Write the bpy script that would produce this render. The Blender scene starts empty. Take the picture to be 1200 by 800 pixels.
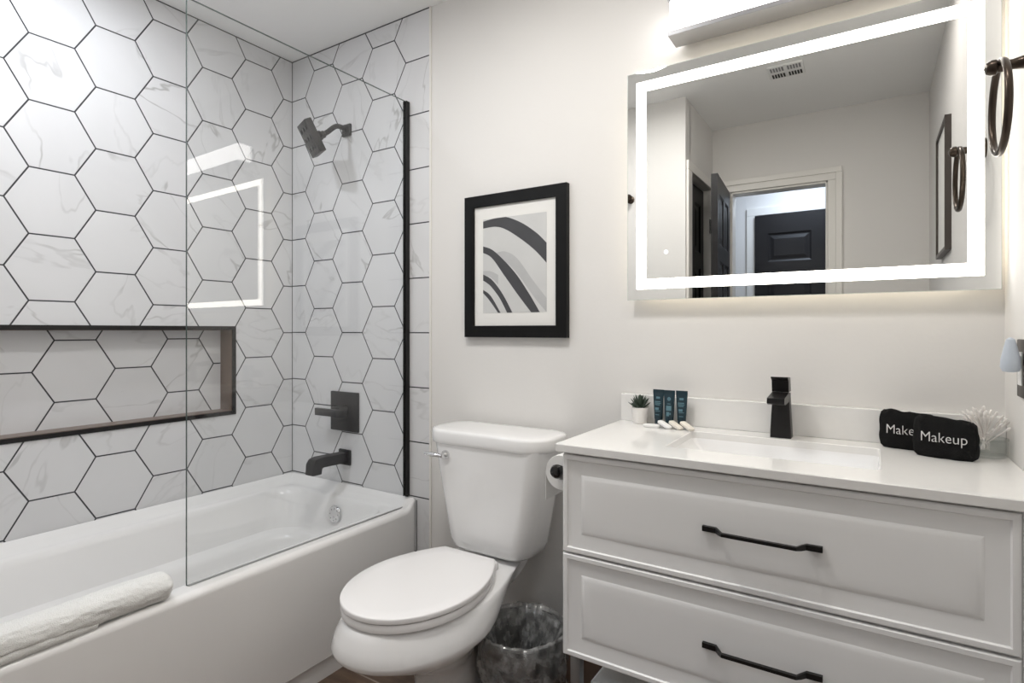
import bpy, bmesh, math, random
from mathutils import Vector, Matrix, noise
from math import sin, cos, pi, sqrt, radians
random.seed(7)
S = bpy.context.scene
COL = S.collection

# ------------------------------------------------------------------ camera, world, exposure
cam_d = bpy.data.cameras.new('camera')
cam = bpy.data.objects.new('camera', cam_d); COL.objects.link(cam)
cam.location = (2.326, -1.70, 1.17)
cam.rotation_euler = (pi / 2, 0, radians(32.56))
cam_d.sensor_fit = 'HORIZONTAL'; cam_d.sensor_width = 36.0
cam_d.lens = 36.0 * 661 / 1200
cam_d.shift_y = -13 / 1200
cam_d.clip_start = 0.02
S.camera = cam
w = bpy.data.worlds.new('world'); S.world = w; w.use_nodes = True
w.node_tree.nodes['Background'].inputs[0].default_value = (0.9, 0.92, 1, 1)
w.node_tree.nodes['Background'].inputs[1].default_value = 0.3
S.view_settings.view_transform = 'Standard'; S.view_settings.look = 'None'
S.view_settings.gamma = 1; S.view_settings.use_curve_mapping = False
S.view_settings.exposure = 0.43
# light levels
P_TUB = 5.0        # recessed lamp over the bathtub (W)
P_ROOM_FILL = 7.5      # added ceiling fill for the closed room, no lamp seen (W)
P_SIDE_FILL = 2.5       # added fill over the vanity side, no lamp seen there (W)
P_HALL = 8.0      # hallway lamp (W)
E_BAR = 4.8        # light bar diffuser emission
E_LED = 7.0        # mirror LED band emission
E_BACK = 5.0      # mirror back light emission

def area_lamp(name, loc, size, power, color, rot=(0, 0, 0)):
    d = bpy.data.lights.new(name, 'AREA'); d.shape = 'DISK'; d.size = size; d.energy = power; d.color = color
    o = bpy.data.objects.new(name, d); COL.objects.link(o); o.location = loc; o.rotation_euler = rot
    return o
area_lamp('tub_lamp_light', (0.45, -1.0, 2.425), 0.11, P_TUB, (0.90, 0.94, 1.0))
area_lamp('room_fill_light', (1.45, -0.85, 2.395), 0.26, P_ROOM_FILL, (1.0, 0.985, 0.96))  # unseen fill light added to brighten the closed room
area_lamp('side_fill_light', (2.3, -0.80, 2.425), 0.11, P_SIDE_FILL, (1.0, 0.95, 0.90))  # unseen fill added to lift the camera-facing surfaces
area_lamp('hall_lamp_light', (1.9, -2.62, 2.40), 0.3, P_HALL, (0.72, 0.83, 1.0))

# ------------------------------------------------------------------ helpers
def mat(name, col, rough=0.5, metal=0.0, spec=0.5, bump=0.0, bscale=200, coat=0.0, vary=0.0, vscale=6):
    m = bpy.data.materials.new(name); m.use_nodes = True
    nt = m.node_tree; b = nt.nodes['Principled BSDF']
    b.inputs['Base Color'].default_value = (*col, 1)
    b.inputs['Roughness'].default_value = rough; b.inputs['Metallic'].default_value = metal
    b.inputs['Specular IOR Level'].default_value = spec
    b.inputs['Coat Weight'].default_value = coat; b.inputs['Coat Roughness'].default_value = 0.05
    tc = nt.nodes.new('ShaderNodeTexCoord')
    if vary > 0:
        n = nt.nodes.new('ShaderNodeTexNoise'); n.inputs['Scale'].default_value = vscale
        n.inputs['Detail'].default_value = 4
        nt.links.new(tc.outputs['Object'], n.inputs['Vector'])
        mx = nt.nodes.new('ShaderNodeMix'); mx.data_type = 'RGBA'
        mx.inputs[6].default_value = (*[max(0, c * (1 - vary)) for c in col], 1)
        mx.inputs[7].default_value = (*[min(1, c * (1 + vary)) for c in col], 1)
        nt.links.new(n.outputs['Fac'], mx.inputs[0]); nt.links.new(mx.outputs[2], b.inputs['Base Color'])
    if bump > 0:
        n = nt.nodes.new('ShaderNodeTexNoise'); n.inputs['Scale'].default_value = bscale
        n.inputs['Detail'].default_value = 3
        nt.links.new(tc.outputs['Object'], n.inputs['Vector'])
        bp = nt.nodes.new('ShaderNodeBump'); bp.inputs['Strength'].default_value = bump; bp.inputs['Distance'].default_value = 0.002
        nt.links.new(n.outputs['Fac'], bp.inputs['Height']); nt.links.new(bp.outputs[0], b.inputs['Normal'])
    return m

def emit(name, col, strength):
    m = bpy.data.materials.new(name); m.use_nodes = True
    nt = m.node_tree; nt.nodes.remove(nt.nodes['Principled BSDF'])
    e = nt.nodes.new('ShaderNodeEmission'); e.inputs[0].default_value = (*col, 1); e.inputs[1].default_value = strength
    nt.links.new(e.outputs[0], nt.nodes['Material Output'].inputs[0])
    return m

def clear(name, tint, rough=0.0, ior=1.45, film=None, filmcol=(1, 1, 1)):
    """thin clear pane / film: transparent + fresnel gloss (+ a share of diffuse film)"""
    m = bpy.data.materials.new(name); m.use_nodes = True
    nt = m.node_tree; nt.nodes.remove(nt.nodes['Principled BSDF']); L = nt.links
    t = nt.nodes.new('ShaderNodeBsdfTransparent'); t.inputs[0].default_value = (*tint, 1)
    g = nt.nodes.new('ShaderNodeBsdfGlossy'); g.inputs['Roughness'].default_value = rough
    f = nt.nodes.new('ShaderNodeFresnel'); ge = nt.nodes.new('ShaderNodeNewGeometry'); im = nt.nodes.new('ShaderNodeMapRange')
    im.inputs[3].default_value = ior; im.inputs[4].default_value = 1 / ior
    L.new(ge.outputs['Backfacing'], im.inputs[0]); L.new(im.outputs[0], f.inputs[0])
    mx = nt.nodes.new('ShaderNodeMixShader')
    base = t.outputs[0]
    if film:
        d = nt.nodes.new('ShaderNodeBsdfDiffuse'); d.inputs[0].default_value = (*filmcol, 1)
        tc = nt.nodes.new('ShaderNodeTexCoord'); n = nt.nodes.new('ShaderNodeTexNoise')
        n.inputs['Scale'].default_value = 30; n.inputs['Detail'].default_value = 4
        L.new(tc.outputs['Object'], n.inputs['Vector'])
        mr = nt.nodes.new('ShaderNodeMapRange'); mr.inputs[1].default_value = 0.35; mr.inputs[2].default_value = 0.7
        mr.inputs[3].default_value = film[0]; mr.inputs[4].default_value = film[1]
        L.new(n.outputs['Fac'], mr.inputs[0])
        m2 = nt.nodes.new('ShaderNodeMixShader'); L.new(mr.outputs[0], m2.inputs[0])
        L.new(t.outputs[0], m2.inputs[1]); L.new(d.outputs[0], m2.inputs[2]); base = m2.outputs[0]
        bp = nt.nodes.new('ShaderNodeBump'); bp.inputs['Strength'].default_value = 0.6; bp.inputs['Distance'].default_value = 0.01
        L.new(n.outputs['Fac'], bp.inputs['Height']); L.new(bp.outputs[0], g.inputs['Normal'])
    L.new(f.outputs[0], mx.inputs[0]); L.new(base, mx.inputs[1]); L.new(g.outputs[0], mx.inputs[2])
    L.new(mx.outputs[0], nt.nodes['Material Output'].inputs[0])
    return m

def obj(name, bm, m, parent=None, smooth=True, angle=35, kind=None, rel=True):
    """link a bmesh (built in room coordinates) as one mesh object; under a parent it is re-expressed at the parent's base"""
    bmesh.ops.recalc_face_normals(bm, faces=bm.faces[:])
    me = bpy.data.meshes.new(name)
    if smooth:
        for f in bm.faces: f.smooth = True
        for e in bm.edges:
            if len(e.link_faces) == 2 and e.calc_face_angle(0) > radians(angle): e.smooth = False
    bm.to_mesh(me); bm.free()
    o = bpy.data.objects.new(name, me); COL.objects.link(o)
    for mm in (m if isinstance(m, (list, tuple)) else [m]): me.materials.append(mm)
    if parent is not None:
        if rel:
            r = parent; mt = Matrix.Identity(4)
            while r is not None:
                mt = Matrix.Translation(-r.location) @ mt; r = r.parent
            me.transform(mt)
        o.parent = parent
    if kind: o['kind'] = kind
    return o

def thing(name, label, cat, loc=(0, 0, 0), group=None, rotz=0):
    o = bpy.data.objects.new(name, None); COL.objects.link(o); o.location = loc; o.rotation_euler = (0, 0, rotz)
    o.empty_display_size = 0.05
    o['label'] = label; o['category'] = cat
    if group: o['group'] = group
    return o
def tag(o, label, cat, group=None, kind=None):
    o['label'] = label; o['category'] = cat
    if group: o['group'] = group
    if kind: o['kind'] = kind
    return o
def recenter(o):
    """move a single-mesh thing's origin to its base"""
    vs = [v.co for v in o.data.vertices]
    c = Vector(((min(v.x for v in vs) + max(v.x for v in vs)) / 2, (min(v.y for v in vs) + max(v.y for v in vs)) / 2, min(v.z for v in vs)))
    o.data.transform(Matrix.Translation(-c)); o.location = c
    return o

def box(bm, x0, x1, y0, y1, z0, z1, bev=0.0, seg=2):
    t = bmesh.new()
    bmesh.ops.create_cube(t, size=1)
    for v in t.verts:
        v.co = Vector(((x0 + x1) / 2 + v.co.x * (x1 - x0), (y0 + y1) / 2 + v.co.y * (y1 - y0), (z0 + z1) / 2 + v.co.z * (z1 - z0)))
    if bev > 0:
        bmesh.ops.bevel(t, geom=t.edges[:] , offset=bev, segments=seg, affect='EDGES', profile=0.5)
    merge(bm, t)
def merge(bm, t, mtx=None, mi=None):
    if mtx is not None: bmesh.ops.transform(t, matrix=mtx, verts=t.verts[:])
    vm = {v: bm.verts.new(v.co) for v in t.verts}
    for f in t.faces:
        try:
            g = bm.faces.new([vm[v] for v in f.verts]); g.material_index = f.material_index if mi is None else mi
        except ValueError: pass
    t.free()
def loft(bm, rings, cap0=True, cap1=True, closed=True, mi=0):
    vr = [[bm.verts.new(p) for p in r] for r in rings]
    n = len(vr[0])
    for a, b in zip(vr, vr[1:]):
        for i in range(n if closed else n - 1):
            j = (i + 1) % n
            f = bm.faces.new((a[i], a[j], b[j], b[i])); f.material_index = mi
    if cap0: bm.faces.new(vr[0][::-1]).material_index = mi
    if cap1: bm.faces.new(vr[-1]).material_index = mi
    return vr
def rrect(x0, x1, y0, y1, r, z, n=6, zf=None):
    pts = []
    for (cx, cy, a0) in ((x1 - r, y1 - r, 0), (x0 + r, y1 - r, 90), (x0 + r, y0 + r, 180), (x1 - r, y0 + r, 270)):
        for k in range(n + 1):
            a = radians(a0 + 90 * k / n)
            x, y = cx + r * cos(a), cy + r * sin(a)
            pts.append(Vector((x, y, zf(x, y) if zf else z)))
    return pts
def lathe(bm, prof, c=(0, 0, 0), n=32, axis='Z', cap0=True, cap1=True, mi=0):
    """prof: (radius, height) list"""
    rings = []
    for r, h in prof:
        ring = []
        for k in range(n):
            a = 2 * pi * k / n
            p = (r * cos(a), r * sin(a), h)
            if axis == 'X': p = (p[2], p[0], p[1])
            if axis == 'Y': p = (p[1], p[2], p[0])
            ring.append(Vector(p) + Vector(c))
        rings.append(ring)
    loft(bm, rings, cap0, cap1, mi=mi)
def tube(bm, pts, r, n=12, caps=True, flat=None):
    """swept tube through pts; r scalar or list; flat=(w,h) gives a rectangular-ish section"""
    pts = [Vector(p) for p in pts]; rings = []
    up = None
    for i, p in enumerate(pts):
        if i == 0: t = (pts[1] - p)
        elif i == len(pts) - 1: t = (p - pts[i - 1])
        else: t = (pts[i + 1] - pts[i - 1])
        t.normalize()
        if up is None:
            up = Vector((0, 0, 1)) if abs(t.z) < 0.9 else Vector((0, 1, 0))
        s = t.cross(up); s.normalize(); up = s.cross(t); up.normalize()
        rr = r[i] if isinstance(r, (list, tuple)) else r
        ring = []
        for k in range(n):
            a = 2 * pi * k / n
            ring.append(p + s * (rr * cos(a)) + up * (rr * sin(a)))
        rings.append(ring)
    loft(bm, rings, caps, caps)
def prism(bm, pts, axis, a, b):
    """polygon pts (2-D) extruded along axis from a to b. axis 'X': pts=(y,z); 'Y': (x,z); 'Z': (x,y)"""
    def P(p, h):
        return {'X': (h, p[0], p[1]), 'Y': (p[0], h, p[1]), 'Z': (p[0], p[1], h)}[axis]
    loft(bm, [[Vector(P(p, a)) for p in pts], [Vector(P(p, b)) for p in pts]])
def bevel_all(bm, off, seg=2, ang=30):
    es = [e for e in bm.edges if len(e.link_faces) == 2 and e.calc_face_angle(0) > radians(ang)]
    bmesh.ops.bevel(bm, geom=es, offset=off, segments=seg, affect='EDGES', profile=0.5)

# ------------------------------------------------------------------ materials
M = {}
M['paint'] = mat('wall_paint', (0.765, 0.748, 0.725), 0.75, spec=0.3, bump=0.12, bscale=90, vary=0.015, vscale=2)
M['ceil'] = mat('ceiling_paint', (0.90, 0.90, 0.89), 0.85, spec=0.2)
M['porc'] = mat('white_porcelain', (0.90, 0.895, 0.89), 0.08, spec=0.5, coat=0.3)
M['acryl'] = mat('white_acrylic', (0.88, 0.875, 0.87), 0.18, spec=0.5)
M['seat'] = mat('white_seat_plastic', (0.90, 0.885, 0.88), 0.22)
M['cab'] = mat('white_cabinet_lacquer', (0.885, 0.88, 0.87), 0.36)
M['quartz'] = mat('white_quartz', (0.84, 0.83, 0.81), 0.12, vary=0.02, vscale=60)
M['black'] = mat('matt_black_metal', (0.011, 0.010, 0.010), 0.38, metal=0.3)
M['gloss_black'] = mat('glossy_black', (0.01, 0.01, 0.01), 0.15)
M['fixture'] = mat('dark_bronze_black_fixture', (0.018, 0.017, 0.019), 0.45, metal=0.2, spec=0.4)
M['bronze'] = mat('oil_rubbed_bronze', (0.06, 0.045, 0.035), 0.3, metal=0.8)
M['chrome'] = mat('chrome', (0.75, 0.75, 0.76), 0.1, metal=1.0)
M['brushed'] = mat('brushed_steel', (0.32, 0.33, 0.34), 0.35, metal=0.9)
M['barmetal'] = mat('brushed_nickel', (0.30, 0.30, 0.31), 0.4, metal=0.7)
M['frame'] = mat('black_wood_frame', (0.004, 0.004, 0.004), 0.5, spec=0.2, bump=0.1, bscale=40)
M['matboard'] = mat('white_mat_board', (0.80, 0.79, 0.76), 0.8)
M['print_bg'] = mat('print_pale_grey', (0.60, 0.60, 0.59), 0.6, vary=0.10, vscale=9)
M['print_mid'] = mat('print_mid_grey', (0.47, 0.47, 0.47), 0.6, vary=0.14, vscale=16)
M['print_dark'] = mat('print_charcoal', (0.055, 0.055, 0.06), 0.6, vary=0.2, vscale=20)
M['trimw'] = mat('white_trim_paint', (0.80, 0.78, 0.74), 0.4)
M['door'] = mat('black_door_paint', (0.010, 0.009, 0.010), 0.42, spec=0.35)
M['towel'] = mat('white_terry', (0.85, 0.85, 0.83), 0.95, spec=0.1, bump=1.0, bscale=420)
M['blackcloth'] = mat('black_plush_cloth', (0.011, 0.011, 0.011), 0.95, spec=0.15, bump=0.8, bscale=350)
M['thread'] = mat('white_embroidery', (0.72, 0.71, 0.70), 0.8)
M['pot'] = mat('white_ceramic_pot', (0.82, 0.80, 0.77), 0.4)
M['leaf'] = mat('dark_succulent_green', (0.045, 0.07, 0.05), 0.5, vary=0.4, vscale=60)
M['soil'] = mat('dark_soil', (0.03, 0.022, 0.016), 0.95)
M['teal'] = mat('dark_teal_tube', (0.006, 0.026, 0.038), 0.35)
M['tealprint'] = mat('pale_teal_print', (0.10, 0.20, 0.24), 0.5)
M['cream'] = mat('cream_wrapper', (0.78, 0.74, 0.66), 0.5)
M['white'] = mat('plain_white', (0.85, 0.85, 0.84), 0.5)
M['cotton'] = mat('cotton_white', (0.86, 0.83, 0.80), 0.9)
M['paper'] = mat('tissue_paper', (0.84, 0.83, 0.81), 0.95, bump=0.3, bscale=250)
M['binblack'] = mat('black_bin_plastic', (0.012, 0.012, 0.012), 0.35)
M['plate'] = mat('dark_bronze_plate', (0.06, 0.05, 0.045), 0.4, metal=0.5)
M['paleblue'] = mat('pale_blue_plastic', (0.52, 0.57, 0.64), 0.4)
M['ventdark'] = mat('vent_slot_dark', (0.03, 0.03, 0.03), 0.8)
M['niche'] = mat('brown_wood_look_tile', (0.16, 0.11, 0.085), 0.3, vary=0.25, vscale=12)
M['seal'] = mat('grey_seal', (0.34, 0.35, 0.35), 0.5)
M['grout'] = mat('dark_grout', (0.06, 0.06, 0.065), 0.8)
M['silver'] = mat('mirror_silver', (0.80, 0.805, 0.795), 0.0, metal=1.0)
M['mirror_edge'] = mat('mirror_glass_edge', (0.55, 0.60, 0.56), 0.2)
M['bar'] = emit('light_bar_diffuser_glow', (1.0, 0.97, 0.94), E_BAR)
M['led'] = emit('mirror_led_band_glow', (1.0, 0.96, 0.88), E_LED)
M['back_led'] = emit('mirror_back_led_glow', (1.0, 0.90, 0.72), E_BACK)
M['lampglow'] = emit('ceiling_lamp_glow', (1.0, 0.95, 0.88), 6.0)
M['icon'] = emit('touch_button_glow', (1, 1, 1), 1.2)
M['glass'] = clear('shower_glass_clear', (0.993, 0.997, 0.996), 0.0, 1.5)
M['glassedge'] = mat('shower_glass_edge', (0.10, 0.13, 0.12), 0.1)
M['jarglass'] = clear('jar_glass', (0.97, 0.98, 0.975), 0.0, 1.45)
M['bag'] = clear('clear_plastic_bag_film', (0.82, 0.82, 0.82), 0.07, 1.9, film=(0.08, 0.50), filmcol=(0.78, 0.78, 0.76))

def hex_tile_mat(name, axis, u0, v0, h=0.219, warm=0.0):
    """flat-topped marble hexagon tiles with dark grout; u = object X or Y, v = Z"""
    m = bpy.data.materials.new(name); m.use_nodes = True
    nt = m.node_tree; N = nt.nodes; L = nt.links; b = N['Principled BSDF']
    def val(x):
        n = N.new('ShaderNodeValue'); n.outputs[0].default_value = x; return n.outputs[0]
    def mth(op, a, b_=None, c=None):
        n = N.new('ShaderNodeMath'); n.operation = op
        for i, x in enumerate((a, b_, c)):
            if x is None: continue
            if isinstance(x, (int, float)): n.inputs[i].default_value = x
            else: L.new(x, n.inputs[i])
        return n.outputs[0]
    tc = N.new('ShaderNodeTexCoord'); sp = N.new('ShaderNodeSeparateXYZ'); L.new(tc.outputs['Object'], sp.inputs[0])
    u = mth('SUBTRACT', sp.outputs[axis], u0); v = mth('SUBTRACT', sp.outputs['Z'], v0)
    e = h / sqrt(3); cu, cv = 3 * e, h
    def cell(du, dv):
        a = mth('SUBTRACT', mth('FLOORED_MODULO', mth('ADD', u, cu / 2 - du), cu), cu / 2)
        c = mth('SUBTRACT', mth('FLOORED_MODULO', mth('ADD', v, cv / 2 - dv), cv), cv / 2)
        aa, cc = mth('ABSOLUTE', a), mth('ABSOLUTE', c)
        d = mth('MAXIMUM', cc, mth('ADD', mth('MULTIPLY', aa, sqrt(3) / 2), mth('MULTIPLY', cc, 0.5)))
        return a, c, d
    a1, c1, d1 = cell(0, 0); a2, c2, d2 = cell(1.5 * e, h / 2)
    pick = mth('LESS_THAN', d1, d2)
    def sel(x, y): return mth('ADD', mth('MULTIPLY', pick, x), mth('MULTIPLY', mth('SUBTRACT', 1.0, pick), y))
    d = mth('MINIMUM', d1, d2); lu = sel(a1, a2); lv = sel(c1, c2)
    edge = mth('SUBTRACT', h / 2, d)
    grout = N.new('ShaderNodeMapRange'); L.new(edge, grout.inputs[0])
    grout.inputs[1].default_value = 0.0020; grout.inputs[2].default_value = 0.0028; grout.inputs[3].default_value = 1; grout.inputs[4].default_value = 0
    # tile id -> random
    cx = mth('SUBTRACT', u, lu); cz = mth('SUBTRACT', v, lv)
    comb = N.new('ShaderNodeCombineXYZ'); L.new(mth('ROUND', mth('MULTIPLY', cx, 50)), comb.inputs[0]); L.new(mth('ROUND', mth('MULTIPLY', cz, 50)), comb.inputs[1])
    wn = N.new('ShaderNodeTexWhiteNoise'); wn.noise_dimensions = '3D'; L.new(comb.outputs[0], wn.inputs['Vector'])
    sc = N.new('ShaderNodeVectorMath'); sc.operation = 'SCALE'; L.new(wn.outputs['Color'], sc.inputs[0]); sc.inputs['Scale'].default_value = 20
    loc = N.new('ShaderNodeCombineXYZ'); L.new(lu, loc.inputs[0]); L.new(lv, loc.inputs[1])
    # rotate each tile's vein field
    rot = N.new('ShaderNodeVectorRotate'); rot.rotation_type = 'Z_AXIS'; L.new(loc.outputs[0], rot.inputs['Vector'])
    L.new(mth('MULTIPLY', wn.outputs['Value'], 6.28), rot.inputs['Angle'])
    add = N.new('ShaderNodeVectorMath'); L.new(rot.outputs[0], add.inputs[0]); L.new(sc.outputs[0], add.inputs[1])
    # stretched noise for streaks
    mp = N.new('ShaderNodeMapping'); mp.inputs['Scale'].default_value = (1.0, 2.6, 1.0); L.new(add.outputs[0], mp.inputs[0])
    n1 = N.new('ShaderNodeTexNoise'); n1.inputs['Scale'].default_value = 1.7; n1.inputs['Detail'].default_value = 4; n1.inputs['Distortion'].default_value = 0.18; n1.inputs['Roughness'].default_value = 0.5
    L.new(mp.outputs[0], n1.inputs['Vector'])
    ridge = mth('ABSOLUTE', mth('SUBTRACT', n1.outputs['Fac'], 0.5))
    vein = N.new('ShaderNodeMapRange'); vein.interpolation_type = 'SMOOTHSTEP'; L.new(ridge, vein.inputs[0])
    vein.inputs[1].default_value = 0.0; vein.inputs[2].default_value = 0.014; vein.inputs[3].default_value = 1; vein.inputs[4].default_value = 0
    n2 = N.new('ShaderNodeTexNoise'); n2.inputs['Scale'].default_value = 5; n2.inputs['Detail'].default_value = 3; L.new(add.outputs[0], n2.inputs['Vector'])
    gate = N.new('ShaderNodeMapRange'); gate.interpolation_type = 'SMOOTHSTEP'; L.new(n2.outputs['Fac'], gate.inputs[0])
    gate.inputs[1].default_value = 0.45; gate.inputs[2].default_value = 0.75; gate.inputs[3].default_value = 0.15; gate.inputs[4].default_value = 0.9
    veinm = mth('MULTIPLY', vein.outputs[0], gate.outputs[0])
    cloud = N.new('ShaderNodeMapRange'); L.new(n1.outputs['Fac'], cloud.inputs[0])
    cloud.inputs[1].default_value = 0.35; cloud.inputs[2].default_value = 0.75; cloud.inputs[3].default_value = 0; cloud.inputs[4].default_value = 0.35
    base = (0.735, 0.735, 0.745) if warm == 0 else (0.76, 0.735, 0.71)
    mxa = N.new('ShaderNodeMix'); mxa.data_type = 'RGBA'; mxa.inputs[6].default_value = (*base, 1); mxa.inputs[7].default_value = (0.60, 0.60, 0.605, 1)
    L.new(cloud.outputs[0], mxa.inputs[0])
    mxb = N.new('ShaderNodeMix'); mxb.data_type = 'RGBA'; mxb.inputs[7].default_value = (0.42, 0.415, 0.41, 1)
    L.new(veinm, mxb.inputs[0]); L.new(mxa.outputs[2], mxb.inputs[6])
    mxc = N.new('ShaderNodeMix'); mxc.data_type = 'RGBA'; mxc.inputs[7].default_value = (0.045, 0.045, 0.05, 1)
    L.new(grout.outputs[0], mxc.inputs[0]); L.new(mxb.outputs[2], mxc.inputs[6]); L.new(mxc.outputs[2], b.inputs['Base Color'])
    rg = N.new('ShaderNodeMapRange'); L.new(grout.outputs[0], rg.inputs[0]); rg.inputs[3].default_value = 0.3; rg.inputs[4].default_value = 0.8
    L.new(rg.outputs[0], b.inputs['Roughness'])
    hb = N.new('ShaderNodeMapRange'); L.new(edge, hb.inputs[0]); hb.inputs[1].default_value = 0.001; hb.inputs[2].default_value = 0.0035
    bp = N.new('ShaderNodeBump'); bp.inputs['Strength'].default_value = 0.5; bp.inputs['Distance'].default_value = 0.0015
    L.new(hb.outputs[0], bp.inputs['Height']); L.new(bp.outputs[0], b.inputs['Normal'])
    return m
M['hex_back'] = hex_tile_mat('marble_hex_tile_back', 'X', 0.602, 0.7225)
M['hex_left'] = hex_tile_mat('marble_hex_tile_left', 'Y', -0.174, 0.7210)
M['hex_niche'] = hex_tile_mat('marble_hex_tile_niche', 'Y', -0.836, 1.0265, 0.2175)

def floor_mat():
    m = mat('brown_floor_tile', (0.15, 0.1, 0.07), 0.28)
    nt = m.node_tree; b = nt.nodes['Principled BSDF']; L = nt.links
    tc = nt.nodes.new('ShaderNodeTexCoord'); mp = nt.nodes.new('ShaderNodeMapping')
    mp.inputs['Location'].default_value = (0.20, 0.06, 0)
    br = nt.nodes.new('ShaderNodeTexBrick'); br.inputs['Scale'].default_value = 1
    br.inputs['Color1'].default_value = (0.165, 0.105, 0.072, 1); br.inputs['Color2'].default_value = (0.135, 0.092, 0.066, 1)
    br.inputs['Mortar'].default_value = (0.36, 0.31, 0.27, 1); br.inputs['Mortar Size'].default_value = 0.003
    br.inputs['Brick Width'].default_value = 0.6; br.inputs['Row Height'].default_value = 0.15
    L.new(tc.outputs['Object'], mp.inputs[0]); L.new(mp.outputs[0], br.inputs['Vector'])
    mp2 = nt.nodes.new('ShaderNodeMapping'); mp2.inputs['Scale'].default_value = (2, 14, 1); L.new(tc.outputs['Object'], mp2.inputs[0])
    n = nt.nodes.new('ShaderNodeTexNoise'); n.inputs['Scale'].default_value = 3; n.inputs['Detail'].default_value = 6; L.new(mp2.outputs[0], n.inputs['Vector'])
    mx = nt.nodes.new('ShaderNodeMix'); mx.data_type = 'RGBA'; mx.blend_type = 'MULTIPLY'; mx.inputs[0].default_value = 0.6
    cr = nt.nodes.new('ShaderNodeValToRGB'); cr.color_ramp.elements[0].color = (0.5, 0.47, 0.45, 1); cr.color_ramp.elements[1].color = (1.3, 1.25, 1.2, 1)
    cr.color_ramp.elements[0].position = 0.3; cr.color_ramp.elements[1].position = 0.7
    L.new(n.outputs['Fac'], cr.inputs[0]); L.new(br.outputs['Color'], mx.inputs[6]); L.new(cr.outputs[0], mx.inputs[7])
    L.new(mx.outputs[2], b.inputs['Base Color'])
    return m
M['floor'] = floor_mat()

# ------------------------------------------------------------------ room shell
H = 2.445; XR = 2.583; YP = -1.475; YO = -2.10; XC = 1.467; TX = 0.854; YH = -3.05
NZ0, NZ1, NY0, NY1, ND = 0.820, 1.176, -1.32, -0.296, 0.085   # wall niche opening
def struct(name, bm, m, parent=None, smooth=False): return obj(name, bm, m, parent, smooth=smooth, kind='structure')

b = bmesh.new(); box(b, -0.2, 3.2, -3.3, 0.1, -0.05, 0); struct('floor', b, M['floor'])
b = bmesh.new(); box(b, -0.2, 3.2, -3.3, 0.1, H, H + 0.05); struct('ceiling', b, M['ceil'])
# left wall, tiled, with the opening of the long niche
b = bmesh.new(); o_ = 0.12
box(b, -o_, 0, YP, 0.1, 0, NZ0); box(b, -o_, 0, YP, 0.1, NZ1, H)
box(b, -o_, 0, NY1, 0.1, NZ0, NZ1); box(b, -o_, 0, YP, NY0, NZ0, NZ1)
box(b, -o_ - 0.02, -o_, YP, 0.1, 0, H)
struct('wall_left', b, M['hex_left'])
# niche back (tile), its brown lining and black edge profile
b = bmesh.new(); box(b, -ND - 0.02, -ND, NY0, NY1, NZ0, NZ1); struct('wall_niche', b, M['hex_niche'])
b = bmesh.new(); t_ = 0.006
box(b, -ND, -0.001, NY0, NY1, NZ0, NZ0 + t_); box(b, -ND, -0.001, NY0, NY1, NZ1 - t_, NZ1)
box(b, -ND, -0.001, NY1 - t_, NY1, NZ0, NZ1); box(b, -ND, -0.001, NY0, NY0 + t_, NZ0, NZ1)
struct('trim_1', b, M['niche'])
b = bmesh.new(); t_ = 0.016
box(b, -0.004, 0.004, NY0 - 0.004, NY1 + t_ - 0.004, NZ1 - 0.004, NZ1 + t_ - 0.004); box(b, -0.004, 0.004, NY0, NY1 + t_ - 0.004, NZ0 - t_ + 0.004, NZ0 + 0.004)
box(b, -0.004, 0.004, NY1 - 0.004, NY1 + t_ - 0.004, NZ0, NZ1); box(b, -0.004, 0.004, NY0 - t_, NY0, NZ0, NZ1)
struct('trim_2', b, M['black'])
# back wall: tiled part and painted part
b = bmesh.new(); box(b, -o_, TX, 0, 0.1, 0, H); struct('wall_back', b, M['hex_back'])
b = bmesh.new(); box(b, TX, XR + 0.1, 0.003, 0.1, 0, H); struct('wall_back_painted', b, M['paint'])
b = bmesh.new(); box(b, TX, TX + 0.010, -0.003, 0.003, 0, H, 0.002); struct('trim_3', b, M['trimw'])
# grout joints: tile to ceiling and the tile corner
b = bmesh.new()
box(b, -0.001, TX, -0.0015, 0.001, H - 0.004, H); box(b, -0.001, 0.0015, YP, 0, H - 0.004, H); box(b, -0.001, 0.002, -0.002, 0.001, 0.5, H)
box(b, 0.7865, 0.7895, -0.0015, 0.001, 0.0, 0.49)
struct('trim_4', b, M['grout'])
b = bmesh.new(); box(b, XR, XR + 0.1, YO - 0.1, 0.1, 0, H); struct('wall_right', b, M['paint'])
# partition wall at the foot of the bathtub and the closet wall with its door opening
b = bmesh.new(); box(b, -o_, 0.80, YP - 0.1, YP, 0, H); struct('wall_tub_end', b, M['hex_back'])
CY0, CY1, CZ = -2.06, -1.565, 2.055
b = bmesh.new(); box(b, 0.80, XC, YP - 0.1, YP, 0, H)
box(b, XC - 0.1, XC, YO, CY0, 0, H); box(b, XC - 0.1, XC, CY0, CY1, CZ, H); box(b, XC - 0.1, XC, CY1, YP - 0.1, 0, H)
struct('wall_partition', b, M['paint'])
# opposite wall with the doorway
DX0, DX1, DZ = 1.575, 2.110, 2.035
b = bmesh.new(); box(b, XC - 0.1, DX0, YO - 0.1, YO, 0, H); box(b, DX1, XR, YO - 0.1, YO, 0, H); box(b, DX0, DX1, YO - 0.1, YO, DZ, H)
struct('wall_front', b, M['paint'])
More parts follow.
